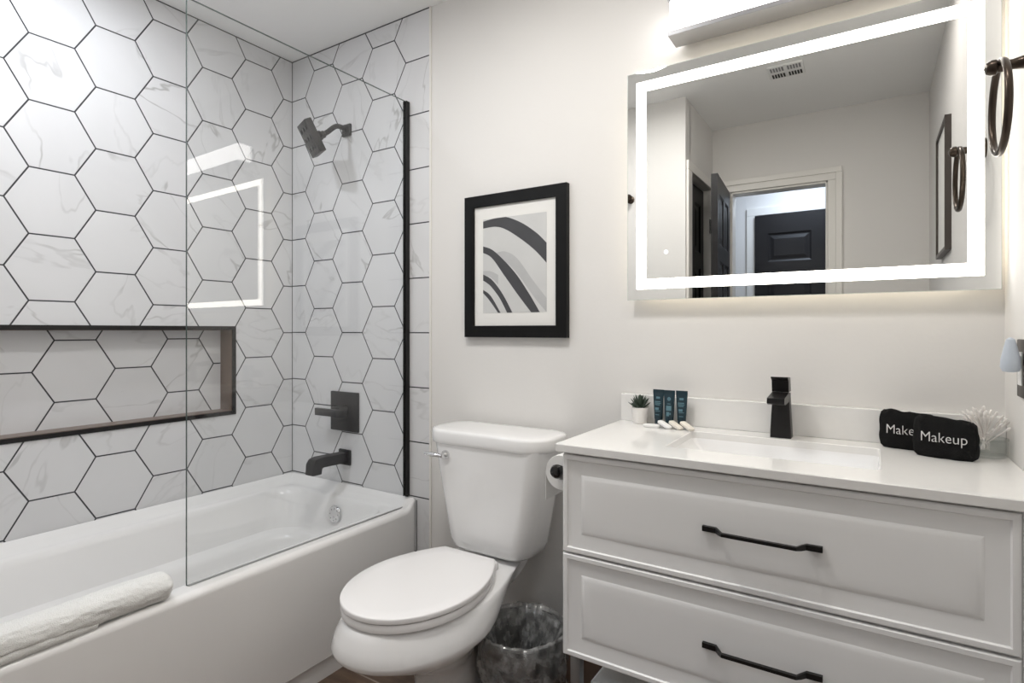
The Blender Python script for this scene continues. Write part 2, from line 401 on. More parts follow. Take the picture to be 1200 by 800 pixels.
# hallway
b = bmesh.new(); box(b, 0.6, 3.1, YH - 0.1, YH, 0, H); struct('wall_hallway', b, M['paint'])
b = bmesh.new(); box(b, 0.5, 0.6, YH - 0.1, YO - 0.1, 0, H); struct('wall_hallway_left', b, M['paint'])
b = bmesh.new(); box(b, 3.1, 3.2, YH - 0.1, YO - 0.1, 0, H); struct('wall_hallway_right', b, M['paint'])
b = bmesh.new(); box(b, 0.6, XC - 0.1, YO - 0.1, YO - 0.05, 0, H); box(b, XR, 3.1, YO - 0.1, YO - 0.05, 0, H); struct('wall_hallway_near', b, M['paint'])
# casings
def casing(name, rects):
    b = bmesh.new()
    for r in rects: box(b, *r, 0.003)
    return struct(name, b, M['trimw'])
cw = 0.072
casing('trim_5', [(DX0 - cw, DX0, YO, YO + 0.012, 0, DZ), (DX1, DX1 + cw, YO, YO + 0.012, 0, DZ), (DX0 - cw, DX1 + cw, YO, YO + 0.012, DZ, DZ + cw),
                  (DX1 + cw * 0.55, DX1 + cw, YO + 0.010, YO + 0.020, 0, DZ + cw * 0.55), (DX0 - cw, DX1 + cw, YO + 0.010, YO + 0.020, DZ + cw * 0.55, DZ + cw),
                  (DX1 - 0.012, DX1, YO - 0.1, YO, 0, DZ), (DX0, DX0 + 0.012, YO - 0.1, YO, 0, DZ), (DX0, DX1, YO - 0.1, YO, DZ - 0.012, DZ)])
casing('trim_6', [(XC, XC + 0.014, CY1, CY1 + 0.075, 0, CZ), (XC, XC + 0.014, CY0, CY1 + 0.075, CZ, CZ + 0.05),
                  (XC - 0.1, XC, CY1 - 0.010, CY1, 0, CZ), (XC - 0.1, XC, CY0, CY0 + 0.01, 0, CZ)])
HX0, HX1, HZ = 1.565, 2.045, 2.05
casing('trim_7', [(HX0 - 0.06, HX0, YH, YH + 0.016, 0, HZ), (HX1, HX1 + 0.06, YH, YH + 0.016, 0, HZ), (HX0 - 0.06, HX1 + 0.06, YH, YH + 0.016, HZ, HZ + 0.06)])
# brown tile skirting along the back wall
b = bmesh.new(); box(b, 0.87, XR, -0.010, 0.003, 0, 0.088, 0.002); struct('baseboard_back', b, M['niche'])
b = bmesh.new(); box(b, XR - 0.010, XR, YO, -0.012, 0, 0.088, 0.002); struct('baseboard_right', b, M['niche'])

# doors: leaf in its own plane, panels as raised fields in recesses
def door_leaf(name, w_, h_, th, panels, mtx, knob_u=None):
    b = bmesh.new()
    # leaf lies in local X (0..w), Z (0..h), thickness Y (-th..0); both faces get panels
    us = sorted(set([0, w_] + [p[0] for p in panels] + [p[1] for p in panels]))
    vs = sorted(set([0, h_] + [p[2] for p in panels] + [p[3] for p in panels]))
    def inpanel(u, v): return any(p[0] <= u <= p[1] and p[2] <= v <= p[3] for p in panels)
    for side, y, s in ((0, 0.0, -1), (1, -th, 1)):
        for i in range(len(us) - 1):
            for j in range(len(vs) - 1):
                if inpanel((us[i] + us[i + 1]) / 2, (vs[j] + vs[j + 1]) / 2): continue
                b.faces.new([b.verts.new((us[a], y, vs[c])) for a, c in ((i, j), (i + 1, j), (i + 1, j + 1), (i, j + 1))])
        for (u0, u1, v0, v1) in panels:
            rr = []
            for ins, dep in ((0, 0), (0.012, 0.008), (0.020, 0.008), (0.045, 0.002)):
                yy = y + s * dep
                rr.append([Vector((u0 + ins, yy, v0 + ins)), Vector((u1 - ins, yy, v0 + ins)), Vector((u1 - ins, yy, v1 - ins)), Vector((u0 + ins, yy, v1 - ins))])
            loft(b, rr, False, True)
    for q in (((0, 0, 0), (w_, 0, 0), (w_, -th, 0), (0, -th, 0)), ((0, 0, h_), (w_, 0, h_), (w_, -th, h_), (0, -th, h_)),
              ((0, 0, 0), (0, -th, 0), (0, -th, h_), (0, 0, h_)), ((w_, 0, 0), (w_, -th, 0), (w_, -th, h_), (w_, 0, h_))):
        b.faces.new([b.verts.new(p) for p in q])
    bmesh.ops.remove_doubles(b, verts=b.verts[:], dist=1e-5)
    bmesh.ops.transform(b, matrix=mtx, verts=b.verts[:])
    o = struct(name, b, M['door'])
    return o
def six(w_, h_):
    m = 0.075; g = 0.055; c = (w_ - 2 * m - g) / 2
    rows = [(0.12, 0.72), (0.84, 1.55), (1.64, h_ - 0.10)]
    return [(m + k * (c + g), m + k * (c + g) + c, a, z) for a, z in rows for k in (0, 1)]
def three(w_, h_):
    return [(0.09, w_ - 0.09, a, z) for a, z in ((0.12, 0.66), (0.76, 1.12), (1.22, 1.56), (1.68, h_ - 0.14))]
def hinge(name, mtx, parent, zs):
    for z in zs:
        b = bmesh.new(); lathe(b, [(0.006, 0), (0.006, 0.09)], (0, 0, z), 10); box(b, -0.001, 0.02, -0.002, 0.001, z, z + 0.09)
        bmesh.ops.transform(b, matrix=mtx, verts=b.verts[:]); struct('hinge', b, M['chrome'], parent)
# open door of the bathroom, swung in against the closet side
mt = Matrix.Translation((DX0 - 0.034, YO + 0.024, 0.008)) @ Matrix.Rotation(radians(85.5), 4, 'Z')
d1 = door_leaf('door_1', 0.515, 2.02, 0.035, six(0.515, 2.02), mt)
b = bmesh.new()
for s in (1, -1):
    t = bmesh.new(); lathe(t, [(0.026, 0), (0.026, 0.006), (0.010, 0.010), (0.010, 0.035), (0.024, 0.042), (0.027, 0.055), (0.020, 0.066), (0.004, 0.069)], (0, 0, 0), 24)
    R_ = Matrix.Rotation(radians(-90 * s), 4, 'X'); y = 0.0 if s > 0 else -0.035
    merge(b, t, mt @ Matrix.Translation((0.455, y, 0.92)) @ R_)
struct('door_handle', b, M['black'], d1, smooth=True)
# closed closet door in the side wall
mt = Matrix.Translation((XC - 0.045, CY1 - 0.012, 0.008)) @ Matrix.Rotation(radians(-90), 4, 'Z')
d2 = door_leaf('door_2', CY1 - CY0 - 0.024, 2.04, 0.035, six(CY1 - CY0 - 0.024, 2.04), mt)
hinge('hinge', Matrix.Translation((XC - 0.003, CY0 + 0.014, 0)) @ Matrix.Rotation(radians(90), 4, 'Z'), d2, (0.2, 1.0, 1.78))
# closed dark door across the hallway
mt = Matrix.Translation((HX0 + 0.003, YH + 0.035, 0.008))
d3 = door_leaf('door_3', HX1 - HX0 - 0.006, 2.035, 0.032, three(HX1 - HX0 - 0.006, 2.035), mt)
hinge('hinge', Matrix.Translation((HX1 + 0.006, YH + 0.042, 0)), d3, (0.2, 1.0, 1.78))

# ------------------------------------------------------------------ bathtub
tub = thing('bathtub', 'white alcove bathtub with plain apron along the tiled wall', 'bathtub', (0.393, -0.73, 0))
X0, X1, Y0, Y1 = 0.001, 0.785, YP + 0.001, -0.001
def smooth01(t): t = max(0, min(1, t)); return t * t * (3 - 2 * t)
def trect(x0, x1, y0, y1, r, z, n=8, zf=None):
    """rounded rectangle with extra points along the straight sides"""
    base = rrect(x0, x1, y0, y1, r, z, n)
    out = []; N_ = len(base)
    for c in range(4):
        arc = base[c * (n + 1):(c + 1) * (n + 1)]; out += arc
        a = arc[-1]; q = base[((c + 1) * (n + 1)) % N_]; L_ = (q - a).length; u = (q - a) / L_
        for dd in (0.012, 0.024, 0.036, 0.05, 0.5 * L_, L_ - 0.05, L_ - 0.036, L_ - 0.024, L_ - 0.012): out.append(a + u * dd)
    if zf: out = [Vector((p.x, p.y, zf(p.x, p.y))) for p in out]
    return out
def lipz(x, y, base, top):
    """raised tiling lip along the left wall and both ends"""
    d = min(x - X0, Y1 - y, y - Y0)
    return base + (top - base) * (1 - smooth01(d / 0.045))
b = bmesh.new()
DZK = 0.462
def top_ring(ins, r, z, n=8):
    return rrect(X0 + ins, X1 - ins, Y0 + ins, Y1 - ins, r, z, n, zf=lambda x, y: max(z, lipz(x, y, z, 0.500)))
rings = []
fr = 0.008
# apron & outer body from the floor up
rings.append(trect(X0, X1 - 0.012, Y0, Y1, 0.012, 0.0, 8))
rings.append(trect(X0, X1 - 0.012, Y0, Y1, 0.012, 0.062, 8))
rings.append(trect(X0, X1 - 0.002, Y0, Y1, 0.012, 0.070, 8))
rings.append(trect(X0, X1, Y0, Y1, 0.012, 0.442, 8))
rings.append(trect(X0, X1, Y0, Y1, 0.012, 0, 8, zf=lambda x, y: lipz(x, y, 0.447, 0.492)))
rings.append(trect(X0 + 0.003, X1 - 0.004, Y0 + 0.003, Y1 - 0.003, 0.012, 0, 8, zf=lambda x, y: lipz(x, y, 0.456, 0.498)))
rings.append(trect(X0 + 0.012, X1 - 0.012, Y0 + 0.010, Y1 - 0.010, 0.016, 0, 8, zf=lambda x, y: lipz(x, y, 0.4615, 0.499)))
# deck
rings.append(trect(X0 + 0.022, X1 - 0.022, Y0 + 0.022, Y1 - 0.022, 0.03, 0, 8, zf=lambda x, y: lipz(x, y, DZK, 0.499)))
rings.append(trect(X0 + 0.034, X1 - 0.040, Y0 + 0.034, Y1 - 0.034, 0.05, 0, 8, zf=lambda x, y: lipz(x, y, DZK, 0.499)))
rings.append(trect(X0 + 0.048, X1 - 0.062, Y0 + 0.046, Y1 - 0.046, 0.08, DZK, 8))
rings.append(trect(X0 + 0.060, X1 - 0.074, Y0 + 0.058, Y1 - 0.056, 0.10, DZK - 0.002, 8))
# over the edge and down
rings.append(trect(X0 + 0.068, X1 - 0.080, Y0 + 0.068, Y1 - 0.064, 0.11, DZK - 0.010, 8))
rings.append(trect(X0 + 0.074, X1 - 0.085, Y0 + 0.078, Y1 - 0.070, 0.12, DZK - 0.030, 8))
rings.append(trect(X0 + 0.095, X1 - 0.094, Y0 + 0.13, Y1 - 0.088, 0.13, 0.325, 8))
rings.append(trect(X0 + 0.102, X1 - 0.098, Y0 + 0.15, Y1 - 0.094, 0.13, 0.300, 8))
# soft ledge, then the lower well
rings.append(trect(X0 + 0.120, X1 - 0.108, Y0 + 0.18, Y1 - 0.108, 0.13, 0.288, 8))
rings.append(trect(X0 + 0.134, X1 - 0.118, Y0 + 0.20, Y1 - 0.120, 0.13, 0.280, 8))
rings.append(trect(X0 + 0.143, X1 - 0.126, Y0 + 0.22, Y1 - 0.128, 0.13, 0.262, 8))
rings.append(trect(X0 + 0.160, X1 - 0.140, Y0 + 0.28, Y1 - 0.150, 0.12, 0.14, 8))
rings.append(trect(X0 + 0.180, X1 - 0.160, Y0 + 0.31, Y1 - 0.175, 0.11, 0.095, 8))
rings.append(trect(X0 + 0.230, X1 - 0.210, Y0 + 0.36, Y1 - 0.225, 0.09, 0.080, 8))
rings.append(trect(X0 + 0.300, X1 - 0.280, Y0 + 0.60, Y1 - 0.320, 0.05, 0.075, 8))
loft(b, rings, True, True)
obj('shell', b, M['acryl'], tub, angle=38)
b = bmesh.new()
t = bmesh.new(); lathe(t, [(0.036, 0), (0.036, 0.004), (0.032, 0.008), (0.020, 0.010), (0.004, 0.0105)], (0, 0, 0), 32)
for k in range(8):
    a = 2 * pi * k / 8; lathe(t, [(0.0035, 0.008), (0.0035, 0.0115)], (0.024 * cos(a), 0.024 * sin(a), 0), 8)
lathe(t, [(0.005, 0.008), (0.005, 0.013), (0.002, 0.014)], (0.0, -0.012, 0), 10)
merge(b, t, Matrix.Translation((0.400, -0.082, 0.388)) @ Matrix.Rotation(radians(90 - 8), 4, 'X'))
obj('overflow_cover', b, M['chrome'], tub)['label'] = 'round chrome overflow cover'
b = bmesh.new(); lathe(b, [(0.032, 0.074), (0.032, 0.080), (0.02, 0.083), (0.003, 0.083)], (0.40, -0.36, 0), 24)
obj('drain', b, M['chrome'], tub)['label'] = 'round chrome floor drain'

# rolled towel on the tub rim
tw = thing('bath_towel', 'white terry towel rolled up lying along the bathtub rim', 'towel', (0.738, -1.15, DZK))
b = bmesh.new(); rings = []
ny = 240
for i in range(ny + 1):
    f = i / ny; y = -0.918 - f * 0.53
    endr = min(1.0, sqrt(max(0.0, 1 - (1 - min(1, f * 16)) ** 2)) + 0.02) * min(1.0, sqrt(max(0.0, 1 - (1 - min(1, (1 - f) * 16)) ** 2)) + 0.02)
    ring = []
    for k in range(72):
        a = 2 * pi * k / 72
        rx = 0.045 + 0.003 * f; rz = 0.035
        nz = noise.noise(Vector((cos(a) * 1.4, sin(a) * 1.4, y * 9))) * 0.09 + noise.noise(Vector((cos(a) * 4, sin(a) * 4, y * 28))) * 0.045 + noise.noise(Vector((cos(a) * 12, sin(a) * 12, y * 90))) * 0.035
        r_ = (1 + nz) * endr
        x = math.copysign(abs(cos(a)) ** 0.88, cos(a)) * rx * r_; z = math.copysign(abs(sin(a)) ** 0.9, sin(a)) * rz * r_
        # long shallow groove where the roll's layer ends
        if 0.35 < f: 
            da = abs(((a - radians(325)) + pi) % (2 * pi) - pi)
            g = math.exp(-(da / 0.16) ** 2) * smooth01((f - 0.35) * 6) * 0.22
            x *= 1 - g; z *= 1 - g
        z = max(z, -0.031)
        ring.append(Vector((0.739 + x, y, DZK + 0.034 + z)))
    rings.append(ring)
loft(b, rings, True, True)
obj('rolled_towel', b, M['towel'], tw, angle=80)
b = bmesh.new(); rings = []
for i in range(31):
    f = i / 30; y = -1.10 - f * 0.345
    wv = 0.5 + 0.5 * smooth01(f * 4); n_ = 0.002 * noise.noise(Vector((0, y * 15, 1)))
    x1 = 0.776 + 0.006 * wv + n_ * 0.3
    th = 0.010 + 0.014 * wv
    rings.append([Vector((0.730, y, DZK + 0.001)), Vector((x1 - 0.004, y, DZK + 0.001)), Vector((x1, y, DZK + 0.004)), Vector((x1, y, DZK + th - 0.003)),
                  Vector((x1 - 0.005, y, DZK + th)), Vector((0.730, y, DZK + th + 0.004))])
loft(b, rings, True, True)
obj('towel_flap', b, M['towel'], tw, angle=60)

# ------------------------------------------------------------------ glass bath screen
GX = 0.741; GT = 2.092; GB = DZK + 0.001; GA = radians(-1.0); GL = 0.869
sc_ = thing('shower_screen', 'frameless clear glass shower panel standing on the bathtub rim', 'shower screen', (GX, 0, GB))
b = bmesh.new(); box(b, -0.004, 0.004, -GL, -0.004, GB, GT)
b.normal_update()
for f in b.faces:
    if abs(f.normal.x) < 0.5: f.material_index = 1
rotm = Matrix.Translation((GX, 0, 0)) @ Matrix.Rotation(GA, 4, 'Z')
bmesh.ops.transform(b, matrix=rotm, verts=b.verts[:])
_gp = obj('glass_pane', b, [M['glass'], M['glassedge']], sc_, smooth=False)
b = bmesh.new(); box(b, 0.0030, 0.0085, -GL + 0.002, -0.020, GB - 0.0008, GB + 0.004, 0.001)
bmesh.ops.transform(b, matrix=rotm, verts=b.verts[:])
obj('bottom_seal', b, M['seal'], sc_)['label'] = 'thin grey seal line along the rim'
b = bmesh.new(); box(b, -0.0095, -0.0045, -0.020, -0.0015, 0.503, GT); box(b, 0.0045, 0.0095, -0.020, -0.0015, 0.503, GT); box(b, -0.0095, 0.0095, -0.004, -0.0015, 0.503, GT)
bmesh.ops.transform(b, matrix=Matrix.Translation((GX, 0, 0)), verts=b.verts[:])
obj('wall_channel', b, M['black'], sc_, smooth=False)['label'] = 'black metal wall channel'

# ------------------------------------------------------------------ shower head, valve, spout
sh = thing('overhead_shower', 'square black shower head on a curved arm high on the tiled wall', 'shower head', (0.385, 0, 2.045))
b = bmesh.new(); box(b, 0.385 - 0.026, 0.385 + 0.026, -0.012, -0.0005, 2.020, 2.072, 0.003)
box(b, 0.385 - 0.014, 0.385 + 0.014, -0.020, -0.010, 2.032, 2.060, 0.003); obj('wall_flange', b, M['fixture'], sh)
b = bmesh.new(); pts = []
_P = [Vector(q) for q in ((0.385, -0.012, 2.046), (0.385, -0.075, 2.066), (0.415, -0.104, 2.012), (0.402, -0.143, 1.987))]
for i in range(17):
    t_ = i / 16; u_ = 1 - t_
    pts.append(_P[0] * u_ ** 3 + _P[1] * 3 * u_ * u_ * t_ + _P[2] * 3 * u_ * t_ * t_ + _P[3] * t_ ** 3)
tube(b, pts, 0.0105, 16); obj('arm', b, M['fixture'], sh)
hd = Vector((0.385, -0.185, 1.962)); nd = Vector((-0.80 * sin(radians(22)), -0.80 * cos(radians(22)), -0.42)).normalized()   # spray direction
_h = Vector((cos(radians(22)), -sin(radians(22)), 0)); _v = nd.cross(_h)
Rm = Matrix((_h, _v, nd)).transposed().to_4x4()
b = bmesh.new(); t = bmesh.new()
lathe(t, [(0.012, -0.056), (0.015, -0.052), (0.015, -0.040), (0.020, -0.036), (0.020, -0.024), (0.024, -0.020), (0.024, -0.008)], (0, 0, 0), 24)
merge(b, t, Matrix.Translation(hd) @ Rm); obj('swivel_joint', b, M['fixture'], sh)
b = bmesh.new(); t = bmesh.new(); box(t, -0.055, 0.055, -0.068, 0.068, -0.010, 0.020, 0.003)
merge(b, t, Matrix.Translation(hd) @ Rm); hb_ = obj('head', b, M['fixture'], sh)
b = bmesh.new(); t = bmesh.new()
for (i, j) in ((-1, -1), (0, -1), (1, -1), (-1, 0), (1, 0), (0, 0), (-1, 1), (0, 1), (1, 1)):
    lathe(t, [(0.009, 0.019), (0.009, 0.0225), (0.006, 0.024), (0.002, 0.024)], (i * 0.032, j * 0.038, 0), 14)
merge(b, t, Matrix.Translation(hd) @ Rm); obj('spray_nozzles', b, M['gloss_black'], hb_)

va = thing('shower_valve', 'square black shower valve plate with lever above the tub spout', 'shower valve', (0.371, 0, 0.812))
b = bmesh.new(); box(b, 0.283, 0.459, -0.010, -0.0005, 0.728, 0.900, 0.003); obj('escutcheon_plate', b, M['fixture'], va)
b = bmesh.new(); box(b, 0.371 - 0.028, 0.371 + 0.028, -0.058, -0.009, 0.789, 0.840, 0.006); obj('valve_hub', b, M['fixture'], va)
b = bmesh.new(); prism(b, [(0.405, -0.056), (0.395, -0.074), (0.262, -0.078), (0.255, -0.070), (0.258, -0.058)], 'Z', 0.799, 0.829)
bevel_all(b, 0.004); obj('handle', b, M['fixture'], va)

sp = thing('tub_spout', 'black angular bathtub spout below the valve plate', 'tub spout', (0.373, 0, 0.62))
b = bmesh.new(); box(b, 0.373 - 0.036, 0.373 + 0.036, -0.012, -0.0005, 0.580, 0.648, 0.004); obj('wall_flange', b, M['fixture'], sp)
b = bmesh.new()
prism(b, [(-0.010, 0.594), (-0.010, 0.636), (-0.150, 0.640), (-0.176, 0.634), (-0.190, 0.615), (-0.192, 0.572), (-0.150, 0.572), (-0.146, 0.594), (-0.140, 0.598)], 'X', 0.373 - 0.024, 0.373 + 0.024)
bevel_all(b, 0.004); obj('spout_body', b, M['fixture'], sp)

# ------------------------------------------------------------------ toilet
TXC = 1.247
toi = thing('toilet', 'white two-piece toilet with closed lid between bathtub and vanity', 'toilet', (TXC, -0.35, 0))
def egg(yf, yb, hw, hb, z, n=40, wp=0.46, lid=False):
    """outline: rounded front at yf, widest hw, tapering to half-width hb at the squarish back yb"""
    L_ = yb - yf; side = []
    for k in range(n + 1):
        s = k / n
        s = 1 - cos(s * pi / 2) if False else s ** 1.6
        y = yf + L_ * s
        if s < wp:
            q = s / wp; wdt = hw * sqrt(max(0, 1 - (1 - q) ** 2)) ** 0.98
        else:
            q = (s - wp) / (1 - wp); wdt = (hw - (hw - hb) * q ** 2.0) if lid else hb + (hw - hb) * (0.5 + 0.5 * cos(q * pi))
        side.append((wdt, y))
    pts = [Vector((TXC + w_, y, z)) for w_, y in side]
    pts += [Vector((TXC - w_, y, z)) for w_, y in side[::-1]][:-1]
    return pts
b = bmesh.new()
secs = [ # z, front, back, hw, hb
    (0.000, -0.500, -0.26, 0.104, 0.085), (0.020, -0.500, -0.26, 0.102, 0.084), (0.035, -0.490, -0.255, 0.090, 0.078),
    (0.100, -0.480, -0.25, 0.080, 0.060), (0.170, -0.485, -0.25, 0.079, 0.056), (0.215, -0.520, -0.25, 0.096, 0.054),
    (0.255, -0.590, -0.25, 0.128, 0.050), (0.290, -0.648, -0.24, 0.157, 0.052), (0.312, -0.690, -0.22, 0.174, 0.060),
    (0.328, -0.728, -0.19, 0.188, 0.070), (0.338, -0.750, -0.16, 0.197, 0.080), (0.346, -0.758, -0.14, 0.201, 0.086), (0.356, -0.760, -0.125, 0.202, 0.092),
    (0.380, -0.752, -0.10, 0.197, 0.102), (0.405, -0.740, -0.08, 0.189, 0.109), (0.420, -0.732, -0.06, 0.183, 0.110), (0.4245, -0.724, -0.065, 0.177, 0.106)]
loft(b, [egg(f_, k_, h1, h2, z, wp=0.40 if z < 0.33 else 0.46) for z, f_, k_, h1, h2 in secs], True, True)
obj('bowl', b, M['porc'], toi, angle=60)
b = bmesh.new()
seat = [(0.4255, 0.006), (0.429, 0.001), (0.444, 0.0), (0.4485, 0.003)]
loft(b, [egg(-0.730 + i, -0.268 - i, 0.182 - i, 0.098 - i, z, wp=0.50, lid=True) for z, i in seat], True, True)
obj('seat', b, M['seat'], toi, angle=50)
b = bmesh.new()
lid = [(0.4505, 0.004), (0.4525, 0.001), (0.4630, 0.0), (0.4655, 0.0015), (0.4665, 0.004), (0.4672, 0.04)]
loft(b, [egg(-0.732 + i, -0.262 - i, 0.184 - i, 0.098 - i, z, wp=0.50, lid=True) for z, i in lid], True, True)
obj('lid', b, M['seat'], toi, angle=40)
for s in (-1, 1):
    b = bmesh.new(); lathe(b, [(0.017, 0.4245), (0.017, 0.438), (0.013, 0.444), (0.003, 0.446)], (TXC + s * 0.078, -0.243, 0), 20)
    obj('hinge_cap', b, M['seat'], toi)
for s in (-1, 1):
    b = bmesh.new(); lathe(b, [(0.012, 0.021), (0.012, 0.030), (0.008, 0.040), (0.002, 0.042)], (TXC + s * 0.088, -0.33, 0), 16)
    obj('bolt_cap', b, M['seat'], toi)
b = bmesh.new(); TYB = -0.022
tk = [(0.436, 1.150, 1.380, -0.180, 0.05), (0.439, 1.128, 1.400, -0.198, 0.055), (0.450, 1.112, 1.415, -0.209, 0.06), (0.475, 1.102, 1.425, -0.215, 0.06),
      (0.56, 1.088, 1.441, -0.219, 0.058), (0.65, 1.074, 1.457, -0.223, 0.056), (0.72, 1.062, 1.470, -0.226, 0.055), (0.795, 1.050, 1.481, -0.229, 0.055)]
loft(b, [rrect(x0, x1, yf, TYB, r, z, 8) for z, x0, x1, yf, r in tk], True, True)
obj('tank', b, M['porc'], toi, angle=60)
b = bmesh.new()
def lidring(i, z):
    pts = rrect(1.022 + i, 1.496 - i, -0.222 + i, -0.016 - i, 0.075 - i * 0.6, z, 8)
    out = []
    for p in pts:   # bowed front
        if p.y < -0.10:
            u = (p.x - 1.259) / 0.237; p = Vector((p.x, p.y - 0.026 * max(0, 1 - u * u), p.z))
        out.append(p)
    return out
ys = [(0.789, 0.008), (0.792, 0.002), (0.800, 0.0), (0.827, 0.0), (0.833, 0.0025), (0.8355, 0.007), (0.837, 0.018), (0.838, 0.05)]
loft(b, [lidring(i, z) for z, i in ys], True, True)
obj('tank_lid', b, M['porc'], toi, angle=60)
b = bmesh.new(); lathe(b, [(0.015, -0.2265), (0.015, -0.234), (0.011, -0.240), (0.006, -0.250), (0.006, -0.256)], (1.124, 0, 0.755), 20, 'Y')
tube(b, [(1.126, -0.253, 0.755), (1.105, -0.257, 0.757), (1.085, -0.259, 0.757), (1.058, -0.258, 0.756)], [0.006, 0.0065, 0.008, 0.006], 12)
obj('flush_lever', b, M['chrome'], toi)['label'] = 'chrome flush lever'

# ------------------------------------------------------------------ waste bin with clear bag
BX, BY = 1.434, -0.243
bn = thing('waste_bin', 'small black round bin between toilet and vanity', 'bin', (BX, BY, 0))
b = bmesh.new()
lathe(b, [(0.088, 0.0), (0.092, 0.004), (0.124, 0.262), (0.129, 0.266), (0.129, 0.272), (0.121, 0.272), (0.088, 0.010), (0.004, 0.008)], (BX, BY, 0), 40)
obj('bin_body', b, M['binblack'], bn)
b = bmesh.new(); rings = []
prof = [(0.074, 0.06, .5), (0.082, 0.10, 1), (0.090, 0.15, 1.2), (0.098, 0.20, 1.1), (0.110, 0.24, .8), (0.119, 0.268, .35), (0.125, 0.2785, .6), (0.133, 0.281, .8), (0.139, 0.270, 1.0), (0.141, 0.245, 1.3), (0.138, 0.22, 1.3), (0.136, 0.19, 1.6), (0.132, 0.16, 1.8), (0.130, 0.13, 2.0), (0.129, 0.10, 2.2), (0.131, 0.075, 2.4), (0.135, 0.06, 2.6)]
n_ = 160
for r, z, am in prof:
    ring = []
    for k in range(n_):
        a = 2 * pi * k / n_
        inner = z < 0.272 and r < 0.1205
        base = 0.010 * noise.noise(Vector((cos(a) * 3.2, sin(a) * 3.2, z * 14 + (5 if inner else 0)))) + 0.006 * noise.noise(Vector((cos(a) * 9, sin(a) * 9, z * 16 + (5 if inner else 0)))) + 0.0035 * noise.noise(Vector((cos(a) * 22, sin(a) * 22, z * 30 + (5 if inner else 0))))
        dr = am * base
        if inner: dr = -abs(dr) * 2.6 * am
        else:
            dr = max(dr, -(r - 0.1305)) if z > 0.2 else max(dr, -(r - 0.126 + (0.262 - z) * 0.10))
        zz = z + (0.007 * abs(noise.noise(Vector((cos(a) * 6, sin(a) * 6, 3)))) if z > 0.265 else 0) + (0.02 * noise.noise(Vector((cos(a) * 2.5, sin(a) * 2.5, 7))) if z < 0.07 and not inner else 0)
        px_ = BX + (r + dr) * cos(a)
        if z < 0.20: px_ = max(px_, 1.345 - 0.04 * smooth01((z - 0.10) / 0.1))
        ring.append(Vector((px_, BY + (r + dr) * sin(a), zz)))
    rings.append(ring)
loft(b, rings, True, False)
obj('bin_liner', b, M['bag'], bn, angle=180)['label'] = 'crumpled clear plastic liner folded over the rim'

# ------------------------------------------------------------------ vanity
VX0, VX1, VYF, VYB, VZ0, VZ1 = 1.677, 2.540, -0.450, -0.012, 0.367, 0.868
van = thing('vanity_cabinet', 'white two-drawer vanity cabinet on metal legs below the lit mirror', 'cabinet', ((VX0 + VX1) / 2, -0.24, 0))
b = bmesh.new()
tk_ = 0.016
box(b, VX0, VX0 + tk_, -0.430, VYB, VZ0 + 0.004, VZ1, 0.001); box(b, VX1 - tk_, VX1, -0.430, VYB, VZ0 + 0.004, VZ1, 0.001)
box(b, VX0 + tk_, VX1 - tk_, -0.430, VYB, VZ0 + 0.004, VZ0 + 0.02); box(b, VX0 + tk_, VX1 - tk_, VYB - 0.01, VYB, VZ0 + 0.02, VZ1)
box(b, VX0 + tk_, VX1 - tk_, -0.430, -0.416, VZ0 + 0.02, VZ1)
obj('body', b, M['cab'], van, smooth=False)
b = bmesh.new(); box(b, VX1 + 0.0005, XR - 0.0005, -0.432, -0.416, 0.30, VZ1, 0.001)
obj('added_gap_strip', b, M['cab'], van, smooth=False)  # white panel added over the dark gap, standing in for the lit wall
def drawer_front(z0, z1):
    b = bmesh.new()
    x0, x1 = VX0, VX1 - 0.003
    prof = [(0.0, 0.020), (0.0, 0.003), (0.003, 0.0), (0.012, 0.0), (0.0145, 0.0038), (0.016, 0.0040), (0.048, 0.0058), (0.055, 0.0032), (0.060, 0.0024), (0.08, 0.0024)]
    rr = []
    for ins, dep in prof:
        y = VYF + dep
        rr.append([Vector((x0 + ins, y, z0 + ins)), Vector((x1 - ins, y, z0 + ins)), Vector((x1 - ins, y, z1 - ins)), Vector((x0 + ins, y, z1 - ins))])
    loft(b, rr, True, True)
    return b
for z0, z1, hz, pos in ((0.6225, 0.8635, 0.744, 'upper'), (0.367, 0.6185, 0.493, 'lower')):
    dr = obj('drawer', drawer_front(z0, z1), M['cab'], van, angle=20)
    b = bmesh.new(); cx = 2.131; hl = 0.114; yb = VYF + 0.0024
    # flat end pads on the drawer face, a stand-off and a slim proud bar
    pts = [(-hl, yb - 0.004), (-hl + 0.028, yb - 0.005), (-hl + 0.036, yb - 0.016), (-hl + 0.044, yb - 0.026), (hl - 0.044, yb - 0.026), (hl - 0.036, yb - 0.016), (hl - 0.028, yb - 0.005), (hl, yb - 0.004)]
    wd = [0.0055, 0.0055, 0.0050, 0.0034, 0.0034, 0.0050, 0.0055, 0.0055]
    rings = []
    for (dx, y), q in zip(pts, wd):
        rings.append([Vector((cx + dx, y - 0.0045, hz - q)), Vector((cx + dx, y + 0.0040, hz - q)), Vector((cx + dx, y + 0.0040, hz + q)), Vector((cx + dx, y - 0.0045, hz + q))])
    loft(b, rings, True, True); bevel_all(b, 0.0016, 2, 40)
    me_h = obj('handle', b, M['black'], dr)
    me_h.parent = dr
for lx, ly in ((1.700, -0.415), (2.515, -0.415), (1.700, -0.045), (2.515, -0.045)):
    b = bmesh.new(); box(b, lx - 0.013, lx + 0.013, ly - 0.013, ly + 0.013, 0, VZ0 + 0.004, 0.002); obj('leg', b, M['brushed'], van)
b = bmesh.new(); box(b, 1.713, 2.502, -0.428, -0.402, 0.120, 0.145, 0.002); box(b, 1.713, 2.502, -0.058, -0.032, 0.120, 0.145, 0.002)
